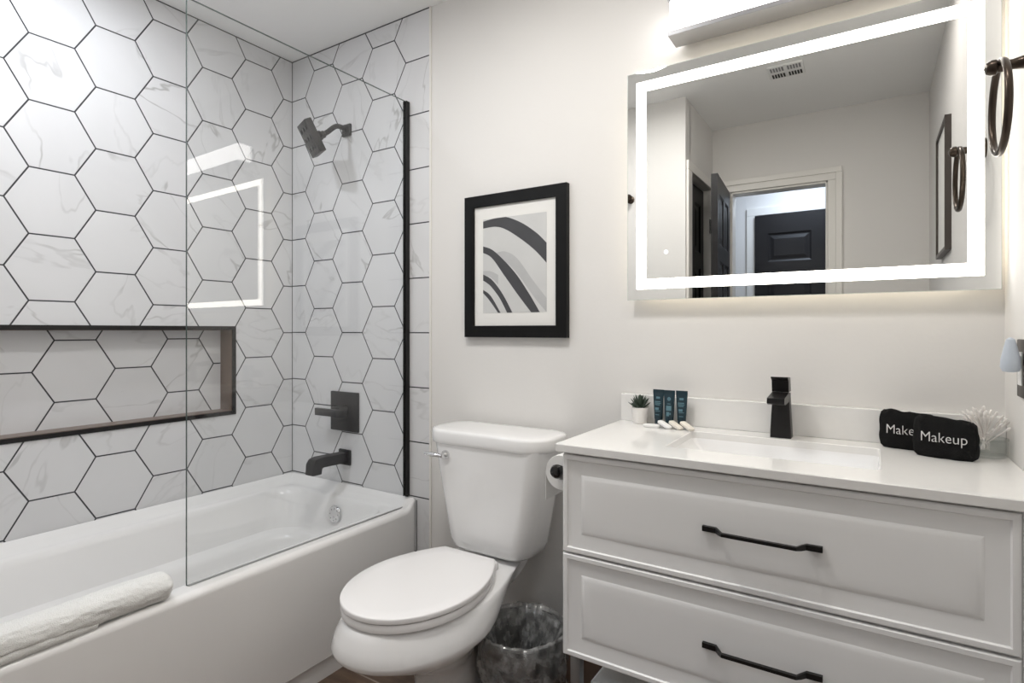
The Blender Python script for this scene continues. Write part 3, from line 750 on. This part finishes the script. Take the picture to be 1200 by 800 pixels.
for k in range(9):
    x = 1.73 + k * 0.0945; box(b, x - 0.03, x + 0.03 if k < 8 else x + 0.012, -0.41, -0.05, 0.1455, 0.155, 0.001)
obj('lower_shelf', b, M['brushed'], van)
# towels folded on the lower shelf
for k, (z, dx) in enumerate(((0.156, 0.0), (0.200, 0.004), (0.243, 0.0))):
    b = bmesh.new(); rings = []
    for f, ins in ((0, 0.010), (0.12, 0.002), (0.4, 0.0), (0.5, 0.004), (0.6, 0.0), (0.88, 0.002), (1, 0.012)):
        rings.append(rrect(1.722 + ins + dx, 2.06 - ins, -0.396 + ins, -0.09 - ins, 0.012, z + 0.042 * f, 6))
    loft(b, rings, True, True)
    o = obj('folded_towel', b, M['towel'], None, angle=80); recenter(o)
    tag(o, ['folded white towel lowest of the stack under the vanity', 'folded white towel in the middle of the stack under the vanity', 'folded white towel topmost of the stack under the vanity'][k], 'towel', 'folded towels under the vanity')

# countertop with integrated rectangular basin
CX0, CX1, CYF, CYB, CZ0, CZ1 = 1.660, 2.5825, -0.458, 0.002, 0.8685, 0.889
ct = thing('vanity_countertop', 'white stone vanity top with sunken rectangular sink', 'countertop', (2.12, -0.23, CZ0))
BX0, BX1, BYF, BYB = 1.902, 2.340, -0.345, -0.098
b = bmesh.new()
def rr4(i, z): return rrect(CX0 + i, CX1 - i, CYF + i, CYB - i, 0.004, z, 4)
def bb4(i, z, r=0.012): return rrect(BX0 - i, BX1 + i, BYF - i, BYB + i, r, z, 4)
loft(b, [bb4(0, CZ0), rr4(0.0015, CZ0), rr4(0, CZ0 + 0.002), rr4(0, CZ1 - 0.002), rr4(0.002, CZ1), bb4(0.002, CZ1), bb4(0, CZ1 - 0.002), bb4(0, CZ0)], False, False)
obj('slab', b, M['quartz'], ct, angle=30)
b = bmesh.new()
def bs(l, r_, f_, k_, z, rad=0.014): return rrect(BX0 + l, BX1 - r_, BYF + f_, BYB - k_, rad, z, 4)
loft(b, [bs(-.0, -.0, 0, 0, CZ0 + 0.002), bs(0.010, 0.002, .004, .004, CZ0 - 0.010), bs(0.035, 0.004, .010, .010, CZ0 - 0.035), bs(0.055, 0.012, .020, .020, CZ0 - 0.060), bs(0.09, 0.05, 0.05, .05, CZ0 - 0.072, 0.02), bs(0.19, 0.19, 0.10, .10, CZ0 - 0.078, 0.02)], False, True)
obj('sink_basin', b, M['porc'], ct, angle=50)
b = bmesh.new(); lathe(b, [(0.022, CZ0 - 0.079), (0.022, CZ0 - 0.075), (0.015, CZ0 - 0.073), (0.003, CZ0 - 0.073)], ((BX0 + BX1) / 2, (BYF + BYB) / 2, 0), 24)
obj('sink_drain', b, M['chrome'], ct)
b = bmesh.new(); box(b, CX0, CX1, -0.020, 0.002, CZ1, 0.972, 0.0015); obj('backsplash', b, M['quartz'], ct, smooth=False)

# faucet
FX = 2.124
fc = thing('sink_faucet', 'matt black single lever faucet standing behind the sink', 'faucet', (FX, -0.06, CZ1))
b = bmesh.new()
loft(b, [rrect(FX - 0.025, FX + 0.025, -0.083, -0.037, 0.003, CZ1 + 0.0005, 3), rrect(FX - 0.0245, FX + 0.0245, -0.082, -0.038, 0.003, CZ1 + 0.02, 3),
         rrect(FX - 0.020, FX + 0.020, -0.080, -0.040, 0.003, CZ1 + 0.108, 3), rrect(FX - 0.020, FX + 0.020, -0.080, -0.040, 0.003, CZ1 + 0.116, 3)])
obj('column', b, M['black'], fc)
b = bmesh.new(); prism(b, [(-0.078, CZ1 + 0.096), (-0.078, CZ1 + 0.1195), (-0.168, CZ1 + 0.112), (-0.170, CZ1 + 0.099), (-0.150, CZ1 + 0.094)], 'X', FX - 0.020, FX + 0.020)
bevel_all(b, 0.0015); obj('spout', b, M['black'], fc)
b = bmesh.new()
prism(b, [(-0.084, CZ1 + 0.1205), (-0.088, CZ1 + 0.150), (-0.104, CZ1 + 0.157), (-0.104, CZ1 + 0.161), (-0.050, CZ1 + 0.157), (-0.037, CZ1 + 0.1205)], 'X', FX - 0.020, FX + 0.020)
bevel_all(b, 0.0015); obj('lever', b, M['black'], fc)

# ------------------------------------------------------------------ things on the counter
TOP = CZ1
# succulent
PX, PY = 1.733, -0.050
pl = thing('potted_succulent', 'small dark green succulent in a white tapered pot', 'potted plant', (PX, PY, TOP))
b = bmesh.new(); lathe(b, [(0.018, TOP), (0.0195, TOP + 0.001), (0.0255, TOP + 0.047), (0.0255, TOP + 0.049), (0.0235, TOP + 0.049), (0.0225, TOP + 0.042), (0.003, TOP + 0.041)], (PX, PY, 0), 32)
obj('pot', b, M['pot'], pl)
b = bmesh.new(); lathe(b, [(0.0215, TOP + 0.038), (0.0215, TOP + 0.043), (0.003, TOP + 0.044)], (PX, PY, 0), 20); obj('soil', b, M['soil'], pl)
b = bmesh.new()
for ring_, (cnt, tilt, ln) in enumerate(((9, 66, 0.036), (8, 46, 0.041), (7, 26, 0.043), (4, 9, 0.042))):
    for k in range(cnt):
        a = 2 * pi * (k + 0.5 * (ring_ % 2)) / cnt + random.uniform(-.1, .1); ti = radians(tilt + random.uniform(-6, 6)); l = ln * random.uniform(.9, 1.1)
        d = Vector((cos(a) * sin(ti), sin(a) * sin(ti), cos(ti))); side = Vector((-sin(a), cos(a), 0)); nrm = d.cross(side)
        base = Vector((PX, PY, TOP + 0.043)); rr = []
        for s, wd, th in ((0, .003, .002), (0.25, .0058, .0032), (0.55, .0062, .0030), (0.8, .0040, .002), (1, .0004, .0003)):
            c = base + d * (l * s) + Vector((0, 0, 0.006 * s * s * sin(ti)))
            rr.append([c + side * wd, c + nrm * th * 0.6, c - side * wd, c - nrm * th])
        loft(b, rr)
obj('leaves', b, M['leaf'], pl, angle=30)

# three toiletry tubes standing on their caps
tub_src = None
specs = [(1.789, -0.047, 'dark teal toiletry tube standing nearest the potted succulent', -4), (1.8235, -0.053, 'dark teal toiletry tube in the middle of the three, round emblem on top', 0),
         (1.858, -0.047, 'dark teal toiletry tube standing nearest the faucet', 3)]
def tube_parts(root, middle):
    b = bmesh.new()
    rr = []
    for z, hw, hd_ in ((0.018, .0125, .0105), (0.03, .0128, .0100), (0.06, .0148, .0065), (0.085, .0162, .0030), (0.093, .0166, .0012), (0.094, .0168, .0009), (0.105, .0168, .0009)):
        rr.append([Vector((hw * cos(2 * pi * k / 24), hd_ * sin(2 * pi * k / 24), z)) for k in range(24)])
    loft(b, rr); o = obj('tube_body', b, M['teal'], root, rel=False, angle=50)
    b = bmesh.new(); lathe(b, [(0.0095, 0.0), (0.0108, 0.001), (0.0112, 0.018)], (0, 0, 0), 24); obj('cap', b, M['teal'], root, rel=False)
    b = bmesh.new()
    def patch(x0, x1, z0, z1):   # printed patch wrapped on the front face
        nx = 4; nz = 3
        def P(u, v):
            x = x0 + (x1 - x0) * u; z = z0 + (z1 - z0) * v
            t = (z - 0.03) / 0.063; t = max(0, min(1, t)); hd_ = .0100 + (.0012 - .0100) * t; hw = .0128 + (.0166 - .0128) * t
            return Vector((x, -hd_ * sqrt(max(0, 1 - (x / hw) ** 2)) - 0.0010, z))
        vs = [[b.verts.new(P(i / nx, j / nz)) for i in range(nx + 1)] for j in range(nz + 1)]
        for j in range(nz):
            for i in range(nx): b.faces.new((vs[j][i], vs[j][i + 1], vs[j + 1][i + 1], vs[j + 1][i]))
    if middle:
        for k in range(10):
            zc = 0.080 - 0.0055 + 0.0011 * k; hwid = 0.0055 * sqrt(max(0.02, 1 - ((k - 4.5) / 5) ** 2)); patch(-hwid, hwid, zc, zc + 0.0009)
        patch(-0.005, 0.005, 0.0645, 0.0665); patch(-0.0075, 0.0075, 0.046, 0.060); patch(-0.0065, 0.002, 0.030, 0.042); patch(0.003, 0.0065, 0.034, 0.040)
    else:
        patch(-0.006, 0.006, 0.078, 0.084); patch(-0.010, 0.008, 0.068, 0.0705); patch(-0.010, 0.009, 0.0635, 0.066); patch(-0.009, 0.007, 0.059, 0.0615)
        patch(-0.008, 0.004, 0.045, 0.052); patch(-0.007, 0.008, 0.041, 0.043); patch(-0.006, 0.006, 0.030, 0.032)
    obj('printed_label', b, M['tealprint'], root, rel=False)
for i, (x, y, lab, rz) in enumerate(specs):
    r = thing('toiletry_tube', lab, 'toiletry tube', (x, y, TOP), 'dark teal toiletry tubes beside the succulent', radians(rz))
    tube_parts(r, i == 1)

# four little wrapped soaps leaning on one another
for i, (x, y, rz, ti, m_, lab) in enumerate(((1.785, -0.100, 5, 0, 'white', 'small white wrapped soap lying flat, leftmost in front of the tubes'),
                                         (1.822, -0.096, -32, 16, 'white', 'small white wrapped soap, second from left in front of the tubes'),
                                         (1.853, -0.093, -34, 18, 'cream', 'small cream wrapped soap, third from left in front of the tubes'),
                                         (1.884, -0.090, -36, 18, 'cream', 'small cream wrapped soap nearest the faucet'))):
    b = bmesh.new()
    loft(b, [rrect(-0.024 + k, 0.024 - k, -0.010 + k, 0.010 - k, 0.007 - k, z, 5) for z, k in ((0, 0.002), (0.002, 0.0), (0.007, 0.0), (0.009, 0.003))])
    R_ = Matrix.Rotation(radians(rz), 4, 'Z') @ Matrix.Rotation(radians(ti), 4, 'Y')
    bmesh.ops.transform(b, matrix=R_, verts=b.verts[:])
    mz = min(v.co.z for v in b.verts)
    bmesh.ops.translate(b, vec=(0, 0, -mz), verts=b.verts[:])
    o = obj('wrapped_soap', b, M[m_], None); o.location = (x, y, TOP)
    tag(o, lab, 'soap', 'small wrapped soaps in front of the tubes')

# makeup towels: plush black rolls with an embroidered word
def makeup_cloth(loc, rz, seed, label):
    r = thing('makeup_towel', label, 'face cloth', loc, 'black makeup towels on the counter', rz)
    W, Dp, Hh = 0.057, 0.021, 0.086
    def surf(a, v):
        c, s = cos(a), sin(a); e = 0.62
        u = math.copysign(abs(c) ** e, c); q = math.copysign(abs(s) ** 0.75, s)
        top = Hh + 0.004 * noise.noise(Vector((u * 2, q, seed))) - 0.004 * u
        bulge = 1 + 0.04 * sin(v * pi) - 0.03 * v
        edge = min(1, 0.86 + 0.14 * sqrt(max(0, 1 - (2 * abs(v - .5)) ** 6)))
        k = bulge * edge
        nz = 0.0022 * noise.noise(Vector((u * 3.5, q * 3.5, v * 4 + seed)))
        return Vector((u * (W * k + nz), q * (Dp * k + nz * 1.5), v * top))
    b = bmesh.new(); rings = []
    na = 72
    for j in range(15):
        v = j / 14
        rings.append([surf(2 * pi * k / na, v) for k in range(na)])
    # rolled-in top with a hollow
    for ins, dz in ((0.90, -0.001), (0.72, -0.004), (0.55, -0.013), (0.3, -0.018)):
        rings.append([Vector((p.x * (1 - (1 - ins) * 0.45), p.y * ins, p.z + dz)) for p in rings[14]])
    loft(b, rings); bmesh.ops.translate(b, vec=(0, 0, 0.0005), verts=b.verts[:])
    o = obj('cloth_roll', b, M['blackcloth'], r, rel=False, angle=80)
    # embroidered word
    cu = bpy.data.curves.new('word', 'FONT'); cu.body = 'Makeup'; cu.size = 0.031; cu.offset = -0.00035; cu.align_x = 'CENTER'; cu.resolution_u = 3
    tmp = bpy.data.objects.new('word', cu); COL.objects.link(tmp)
    bpy.context.view_layer.update()
    me = bpy.data.meshes.new_from_object(tmp.evaluated_get(bpy.context.evaluated_depsgraph_get()))
    bpy.data.objects.remove(tmp)
    bb = bmesh.new(); bb.from_mesh(me)
    bmesh.ops.triangulate(bb, faces=bb.faces[:]); 
    bmesh.ops.subdivide_edges(bb, edges=[e for e in bb.edges if e.calc_length() > 0.004], cuts=2)
    for vtx in bb.verts:
        x, z = vtx.co.x, vtx.co.y
        x = x * 0.86; zz = 0.036 + z
        u = max(-0.999, min(0.999, x / W))
        cc = abs(u) ** (1 / 0.62); a = -math.acos(math.copysign(min(1, cc), u))
        p = surf(a, max(0.02, min(0.98, zz / Hh)))
        vtx.co = Vector((x, p.y - 0.0028, zz))
    ext = bmesh.ops.extrude_face_region(bb, geom=bb.faces[:])
    for g in ext['geom']:
        if isinstance(g, bmesh.types.BMVert): g.co.y += 0.0022
    obj('embroidered_word', bb, M['thread'], r, rel=False, smooth=False)['label'] = 'white lettering'
    return r
makeup_cloth((2.398, -0.066, TOP), radians(-10), 3.0, 'rolled black makeup towel standing behind and left, partly hidden')
makeup_cloth((2.462, -0.136, TOP), radians(-14), 8.0, 'rolled black makeup towel standing in front, fully visible lettering')

# glass jar of cotton swabs
JX, JY = 2.538, -0.066
jr = thing('glass_jar', 'low clear glass jar holding a spray of white cotton swabs', 'jar', (JX, JY, TOP))
b = bmesh.new(); lathe(b, [(0.003, TOP), (0.037, TOP + 0.0005), (0.0400, TOP + 0.004), (0.0400, TOP + 0.038), (0.0415, TOP + 0.0395), (0.0415, TOP + 0.042), (0.0375, TOP + 0.042), (0.0370, TOP + 0.007), (0.003, TOP + 0.006)], (JX, JY, 0), 40)
obj('jar_body', b, M['jarglass'], jr)
b = bmesh.new(); lathe(b, [(0.0390, TOP + 0.0385), (0.0420, TOP + 0.0395), (0.0420, TOP + 0.0420), (0.0390, TOP + 0.0425)], (JX, JY, 0), 40, cap0=False, cap1=False)
obj('jar_rim', b, M['jarglass'], jr)
swb = bmesh.new(); tube(swb, [(0, 0, 0.0), (0, 0, 0.080)], 0.00125, 8)
for z0 in (0.0, 0.068):
    lathe(swb, [(0.0011, z0), (0.0023, z0 + 0.003), (0.0027, z0 + 0.007), (0.0021, z0 + 0.011), (0.0010, z0 + 0.013)], (0, 0, 0), 8)
src = None; cnt = 0
for k in range(110):
    ph = random.uniform(0, 2 * pi) if k % 3 else random.uniform(0.7 * pi, 1.6 * pi); ti = radians(random.choice((12, 24, 34, 44, 54, 62)) + random.uniform(-6, 6))
    d = Vector((cos(ph) * sin(ti), sin(ph) * sin(ti), cos(ti)))
    st = Vector((JX - cos(ph) * 0.008, JY - sin(ph) * 0.008, TOP + random.uniform(0.012, 0.034)))
    # leave the jar over its rim
    tr = (0.035 - (-0.008)) / max(1e-3, sin(ti)); zr = st.z + cos(ti) * tr
    if zr < TOP + 0.047: st.z += TOP + 0.047 - zr
    end = st + d * 0.081
    if end.x > XR - 0.004 or end.y > -0.024 or cnt >= 60: 
        continue
    if src is None: o = src = obj('cotton_swab', swb, M['cotton'], None)
    else: o = src.copy(); COL.objects.link(o)
    o.location = st; o.rotation_mode = 'QUATERNION'; o.rotation_quaternion = d.to_track_quat('Z', 'X')
    tag(o, 'white cotton swab standing in the clear glass jar', 'cotton swab', 'cotton swabs in the glass jar'); cnt += 1

# ------------------------------------------------------------------ toilet paper on the vanity side
TPX, TPZ = 1.629, 0.800
hp = thing('toilet_paper_holder', 'black toilet paper post on the left side of the vanity', 'paper holder', (TPX, -0.30, TPZ))
b = bmesh.new(); lathe(b, [(0.006, -0.402), (0.015, -0.399), (0.0185, -0.392), (0.0175, -0.384), (0.012, -0.379), (0.010, -0.374), (0.010, -0.250)], (TPX, 0, TPZ), 28, 'Y')
obj('post', b, M['gloss_black'], hp)
b = bmesh.new(); tube(b, [(TPX, -0.252, TPZ), (TPX, -0.240, TPZ), (TPX + 0.014, -0.232, TPZ), (VX0 - 0.004, -0.232, TPZ)], 0.009, 12)
lathe(b, [(0.024, VX0 - 0.008), (0.024, VX0 - 0.0005)], (0, -0.232, TPZ), 24, 'X'); obj('mount', b, M['gloss_black'], hp)
rl = thing('toilet_paper_roll', 'white toilet paper roll on the black post beside the tank', 'toilet paper', (TPX, -0.32, TPZ - 0.054))
b = bmesh.new(); lathe(b, [(0.0195, -0.368), (0.045, -0.368), (0.046, -0.366), (0.046, -0.268), (0.045, -0.266), (0.0195, -0.266), (0.0195, -0.368)], (TPX, 0, TPZ - 0.008), 48, 'Y', False, False)
obj('roll', b, M['paper'], rl, angle=40)
b = bmesh.new(); box(b, TPX - 0.0475, TPX - 0.0462, -0.366, -0.268, TPZ - 0.088, TPZ - 0.008); obj('hanging_sheet', b, M['paper'], rl)

# ------------------------------------------------------------------ picture on the back wall
def framed(name, label, x0, x1, z0, z1, fw, depth, yb):
    r = thing(name, label, 'picture', ((x0 + x1) / 2, yb, z0)); return r
PX0, PX1, PZ0, PZ1 = 1.042, 1.468, 1.145, 1.664
pc = thing('framed_picture', 'black framed abstract print of dark curves on the back wall', 'picture', ((PX0 + PX1) / 2, 0, PZ0))
b = bmesh.new(); fw = 0.042
rr = []
for ins, y in ((0, 0.002), (0, -0.019), (0.001, -0.020), (fw - 0.002, -0.020), (fw, -0.018), (fw, -0.008)):
    rr.append([Vector((PX0 + ins, y, PZ0 + ins)), Vector((PX1 - ins, y, PZ0 + ins)), Vector((PX1 - ins, y, PZ1 - ins)), Vector((PX0 + ins, y, PZ1 - ins))])
loft(b, rr, False, False); obj('frame', b, M['frame'], pc, smooth=False)
b = bmesh.new(); box(b, PX0 + fw - 0.002, PX1 - fw + 0.002, -0.0105, -0.004, PZ0 + fw - 0.002, PZ1 - fw + 0.002); obj('mat_board', b, M['matboard'], pc, smooth=False)
ax0, ax1, az0, az1 = 1.122, 1.388, 1.233, 1.576
b = bmesh.new(); box(b, ax0, ax1, -0.0112, -0.0100, az0, az1)
def UV(u, v, y): return Vector((ax0 + u * (ax1 - ax0), y, az1 - v * (az1 - az0)))
def lerp_curve(cv, n=20):
    # catmull style resample of a polyline
    out = []
    for i in range(len(cv) - 1):
        p0 = cv[max(0, i - 1)]; p1 = cv[i]; p2 = cv[i + 1]; p3 = cv[min(len(cv) - 1, i + 2)]
        for k in range(n):
            t = k / n
            out.append(tuple(0.5 * ((2 * p1[d]) + (-p0[d] + p2[d]) * t + (2 * p0[d] - 5 * p1[d] + 4 * p2[d] - p3[d]) * t * t + (-p0[d] + 3 * p1[d] - 3 * p2[d] + p3[d]) * t ** 3) for d in (0, 1)))
    out.append(cv[-1]); return out
def band(up, lo, y, mi):
    A = lerp_curve(up); B = lerp_curve(lo)
    m_ = min(len(A), len(B)); A = [A[int(i * (len(A) - 1) / (m_ - 1))] for i in range(m_)]; B = [B[int(i * (len(B) - 1) / (m_ - 1))] for i in range(m_)]
    va_ = [b.verts.new(UV(min(1, max(0, u)), min(1, max(0, v)), y)) for u, v in A]; vb = [b.verts.new(UV(min(1, max(0, u)), min(1, max(0, v)), y)) for u, v in B]
    for i in range(m_ - 1):
        try: b.faces.new((va_[i], va_[i + 1], vb[i + 1], vb[i])).material_index = mi
        except ValueError: pass
band([(0.2, 0.37), (0.36, 0.36), (0.55, 0.44), (0.8, 0.68), (1, 0.86)], [(0.2, 0.40), (0.42, 0.50), (0.6, 0.64), (0.84, 0.87), (1, 1)], -0.01135, 1)
band([(0, 0.55), (0.12, 0.555), (0.25, 0.60)], [(0, 0.59), (0.12, 0.62), (0.25, 0.70)], -0.01130, 1)
band([(0, 0.02), (0.2, 0.0), (0.37, 0.0), (0.62, 0.08), (0.85, 0.20), (1, 0.31)], [(0, 0.095), (0.2, 0.09), (0.37, 0.13), (0.6, 0.24), (0.82, 0.37), (1, 0.51)], -0.01150, 2)
band([(0, 0.285), (0.19, 0.35), (0.5, 0.57), (0.72, 0.79), (0.9, 1)], [(0, 0.355), (0.15, 0.42), (0.36, 0.62), (0.58, 0.83), (0.77, 1)], -0.01155, 2)
band([(0, 0.585), (0.15, 0.65), (0.32, 0.80), (0.48, 1)], [(0, 0.65), (0.12, 0.71), (0.27, 0.84), (0.395, 1)], -0.01155, 2)
band([(0, 0.75), (0.13, 0.82), (0.29, 1)], [(0, 0.785), (0.1, 0.86), (0.25, 1)], -0.01155, 2)
obj('print', b, [M['print_bg'], M['print_mid'], M['print_dark']], pc, smooth=False)['label'] = 'grey print of dark curved bands on pale grey'

# white framed picture on the right wall, seen in the mirror
rp = thing('framed_picture', 'slim dark framed white picture on the side wall, seen in the mirror', 'picture', (XR, -1.2875, 1.482))
b = bmesh.new(); y0, y1, z0, z1 = -1.470, -1.105, 1.482, 2.003; fw = 0.014
rr = []
for ins, x in ((0, XR + 0.001), (0, XR - 0.021), (fw, XR - 0.021), (fw, XR - 0.012)):
    rr.append([Vector((x, y0 + ins, z0 + ins)), Vector((x, y1 - ins, z0 + ins)), Vector((x, y1 - ins, z1 - ins)), Vector((x, y0 + ins, z1 - ins))])
loft(b, rr, False, False); obj('frame', b, M['plate'], rp, smooth=False)
b = bmesh.new(); box(b, XR - 0.013, XR - 0.006, y0 + fw - 0.002, y1 - fw + 0.002, z0 + fw - 0.002, z1 - fw + 0.002); obj('canvas', b, M['matboard'], rp, smooth=False)

# ------------------------------------------------------------------ LED mirror
MX0, MX1, MZ0, MZ1 = 1.688, 2.5715, 1.264, 1.958; MY = -0.035
mr = thing('lighted_mirror', 'wide rectangular wall mirror with a glowing band inside its edge', 'mirror', ((MX0 + MX1) / 2, 0, MZ0))
b = bmesh.new(); box(b, MX0 + 0.05, MX1 - 0.05, -0.030, 0.0025, MZ0 + 0.05, MZ1 - 0.05); obj('housing', b, M['white'], mr, smooth=False)
b = bmesh.new(); box(b, MX0, MX1, MY, -0.0305, MZ0, MZ1)
obj('mirror_glass', b, M['silver'], mr, smooth=False)
b = bmesh.new(); e_ = 0.0012
for r in ((MX0 - e_, MX0, MZ0 - e_, MZ1 + e_), (MX1, MX1 + e_, MZ0 - e_, MZ1 + e_), (MX0, MX1, MZ0 - e_, MZ0), (MX0, MX1, MZ1, MZ1 + e_)):
    box(b, r[0], r[1], MY - 0.0002, -0.0305, r[2], r[3])
obj('glass_edge', b, M['mirror_edge'], mr, smooth=False)
L0, L1, K0, K1 = 1.717, 2.542, 1.2955, 1.927; bw = 0.030
b = bmesh.new()
for r in ((L0, L0 + bw, K0, K1), (L1 - bw, L1, K0, K1), (L0 + bw, L1 - bw, K0, K0 + bw), (L0 + bw, L1 - bw, K1 - bw, K1)):
    box(b, r[0], r[1], MY - 0.0008, MY - 0.0001, r[2], r[3])
obj('front_light_band', b, M['led'], mr, smooth=False)['label'] = 'bright white frosted light band'
b = bmesh.new()
for r in ((MX0 + 0.044, MX0 + 0.0495, MZ0 + 0.05, MZ1 - 0.05), (MX1 - 0.0495, MX1 - 0.044, MZ0 + 0.05, MZ1 - 0.05), (MX0 + 0.05, MX1 - 0.05, MZ0 + 0.044, MZ0 + 0.0495), (MX0 + 0.05, MX1 - 0.05, MZ1 - 0.0495, MZ1 - 0.044)):
    box(b, r[0], r[1], -0.022, -0.010, r[2], r[3])
obj('back_light_strip', b, M['back_led'], mr, smooth=False)
b = bmesh.new(); lathe(b, [(0.0065, MY - 0.0007), (0.0065, MY - 0.0001)], (1.808, 0, 1.404), 24, 'Y')
obj('touch_button', b, M['icon'], mr, smooth=False)['label'] = 'small round white touch button'

# ------------------------------------------------------------------ light bar above the mirror
lb = thing('vanity_light_bar', 'long glowing white light bar with metal edge above the mirror', 'wall lamp', (2.135, 0, 2.02))
LX0, LX1, LZ0, LZ1, LYF = 1.832, 2.440, 2.012, 2.122, -0.098
b = bmesh.new(); box(b, LX0 + 0.02, LX1 - 0.02, -0.022, 0.0025, LZ0 + 0.012, LZ1 - 0.012); obj('back_plate', b, M['barmetal'], lb, smooth=False)
b = bmesh.new(); box(b, LX0 + 0.004, LX1 - 0.004, LYF + 0.004, -0.0225, LZ0 + 0.014, LZ1 - 0.010, 0.003); obj('diffuser', b, M['bar'], lb)
b = bmesh.new(); box(b, LX0, LX1, LYF, -0.018, LZ0, LZ0 + 0.0135, 0.001); obj('metal_rail', b, M['barmetal'], lb, smooth=False)
b = bmesh.new(); box(b, LX0, LX1, LYF, -0.018, LZ1 - 0.0095, LZ1, 0.001); obj('metal_rail', b, M['barmetal'], lb, smooth=False)

# ------------------------------------------------------------------ towel ring on the right wall
RX, RY, RZ = 2.526, -0.329, 1.660
tr_ = thing('towel_ring', 'dark bronze towel ring hanging on the right wall', 'towel ring', (XR, RY, RZ))
b = bmesh.new()
lathe(b, [(0.026, 0), (0.026, -0.006), (0.020, -0.012), (0.012, -0.022), (0.009, -0.040), (0.0105, -0.052), (0.0105, -0.060), (0.014, -0.063), (0.014, -0.070), (0.010, -0.077), (0.003, -0.080)], (XR, RY, RZ), 28, 'X')
obj('post', b, M['bronze'], tr_)
b = bmesh.new(); pts = []; R0 = 0.083
rc = []
for k in range(64):
    a = 2 * pi * k / 64
    c = Vector((RX, RY + R0 * sin(a), RZ - R0 + 0.006 + R0 * cos(a)))
    rad = Vector((0, sin(a), cos(a)))
    rc.append([c + rad * (0.0052 * cos(t)) + Vector((1, 0, 0)) * (0.0062 * sin(t)) for t in [2 * pi * j / 12 for j in range(12)]])
rc.append(rc[0]); loft(b, rc, False, False); bmesh.ops.remove_doubles(b, verts=b.verts[:], dist=1e-6)
obj('ring', b, M['bronze'], tr_)

# wall outlet with plug-in freshener
ol = thing('wall_outlet', 'dark bronze outlet plate with white socket on the right wall', 'outlet', (XR, -0.195, 1.033))
b = bmesh.new(); box(b, XR - 0.006, XR, -0.236, -0.162, 1.035, 1.152, 0.002); obj('cover_plate', b, M['plate'], ol)
b = bmesh.new(); box(b, XR - 0.0085, XR - 0.0055, -0.216, -0.182, 1.060, 1.127, 0.001)
for z in (1.072, 1.102):
    for dy in (-0.006, 0.006): box(b, XR - 0.0088, XR - 0.0084, -0.199 + dy - 0.001, -0.199 + dy + 0.001, z, z + 0.009)
obj('socket', b, M['white'], ol)['label'] = 'white double socket'
fr_ = thing('air_freshener', 'pale blue-grey plug-in freshener on the wall outlet', 'air freshener', (XR - 0.026, -0.228, 1.087))
b = bmesh.new()
lathe(b, [(0.004, 1.087), (0.013, 1.089), (0.0165, 1.098), (0.0150, 1.115), (0.0105, 1.138), (0.007, 1.152), (0.002, 1.156)], (XR - 0.0262, -0.228, 0), 28)
box(b, XR - 0.028, XR - 0.0092, -0.226, -0.205, 1.100, 1.120, 0.003)
obj('diffuser_body', b, M['paleblue'], fr_)

# ------------------------------------------------------------------ things seen only in the mirror, and the ceiling lights, some added for fill
rh = thing('robe_hook', 'small round dark robe hook on the wall opposite, seen at the mirror edge', 'hook', (1.155, YP, 1.92))
b = bmesh.new(); lathe(b, [(0.022, YP), (0.022, YP + 0.005), (0.008, YP + 0.010), (0.008, YP + 0.028), (0.020, YP + 0.034), (0.024, YP + 0.044), (0.016, YP + 0.054), (0.003, YP + 0.056)], (1.155, 0, 1.92), 24, 'Y')
obj('hook_body', b, M['bronze'], rh)

vt = thing('ceiling_vent', 'small white slotted ceiling vent, seen in the mirror', 'vent', (1.97, -1.41, H - 0.012))
b = bmesh.new(); box(b, 1.895, 2.050, -1.485, -1.335, H - 0.010, H - 0.0005, 0.003); obj('grille', b, M['white'], vt)
for row in range(2):
    b = bmesh.new()
    for k in range(11):
        if k == 5: continue
        x = 1.910 + k * 0.0125; box(b, x - 0.004, x + 0.004, -1.470 + row * 0.075, -1.425 + row * 0.075, H - 0.0112, H - 0.0095)
    obj('slots', b, M['ventdark'] if row == 0 else M['barmetal'], vt, smooth=False)

def downlight(x, y, label):
    r = thing('recessed_light', label, 'ceiling light', (x, y, H - 0.02))
    b = bmesh.new(); lathe(b, [(0.060, H - 0.006), (0.078, H - 0.005), (0.082, H - 0.0005), (0.060, H - 0.0005)], (x, y, 0), 40, cap0=False, cap1=False); obj('trim_ring', b, M['white'], r)
    b = bmesh.new(); lathe(b, [(0.060, H - 0.003), (0.060, H - 0.0005)], (x, y, 0), 40); obj('lens', b, M['lampglow'], r)
downlight(0.45, -1.0, 'round recessed ceiling light above the bathtub')
downlight(2.30, -0.80, 'added round fill light in the ceiling above the vanity side')  # fitting added around the side fill, not a known lamp
fl = thing('added_ceiling_fill', 'added round fill light on the ceiling, out of view', 'ceiling light', (1.45, -0.85, H - 0.05))  # made-up fitting around the room fill, hidden from camera and mirror
b = bmesh.new(); lathe(b, [(0.150, H - 0.0005), (0.150, H - 0.022), (0.145, H - 0.024)], (1.45, -0.85, 0), 48); obj('housing', b, M['white'], fl)
b = bmesh.new(); lathe(b, [(0.142, H - 0.0245), (0.135, H - 0.034), (0.09, H - 0.042), (0.003, H - 0.044)], (1.45, -0.85, 0), 48); obj('fill_shade', b, M['lampglow'], fl)
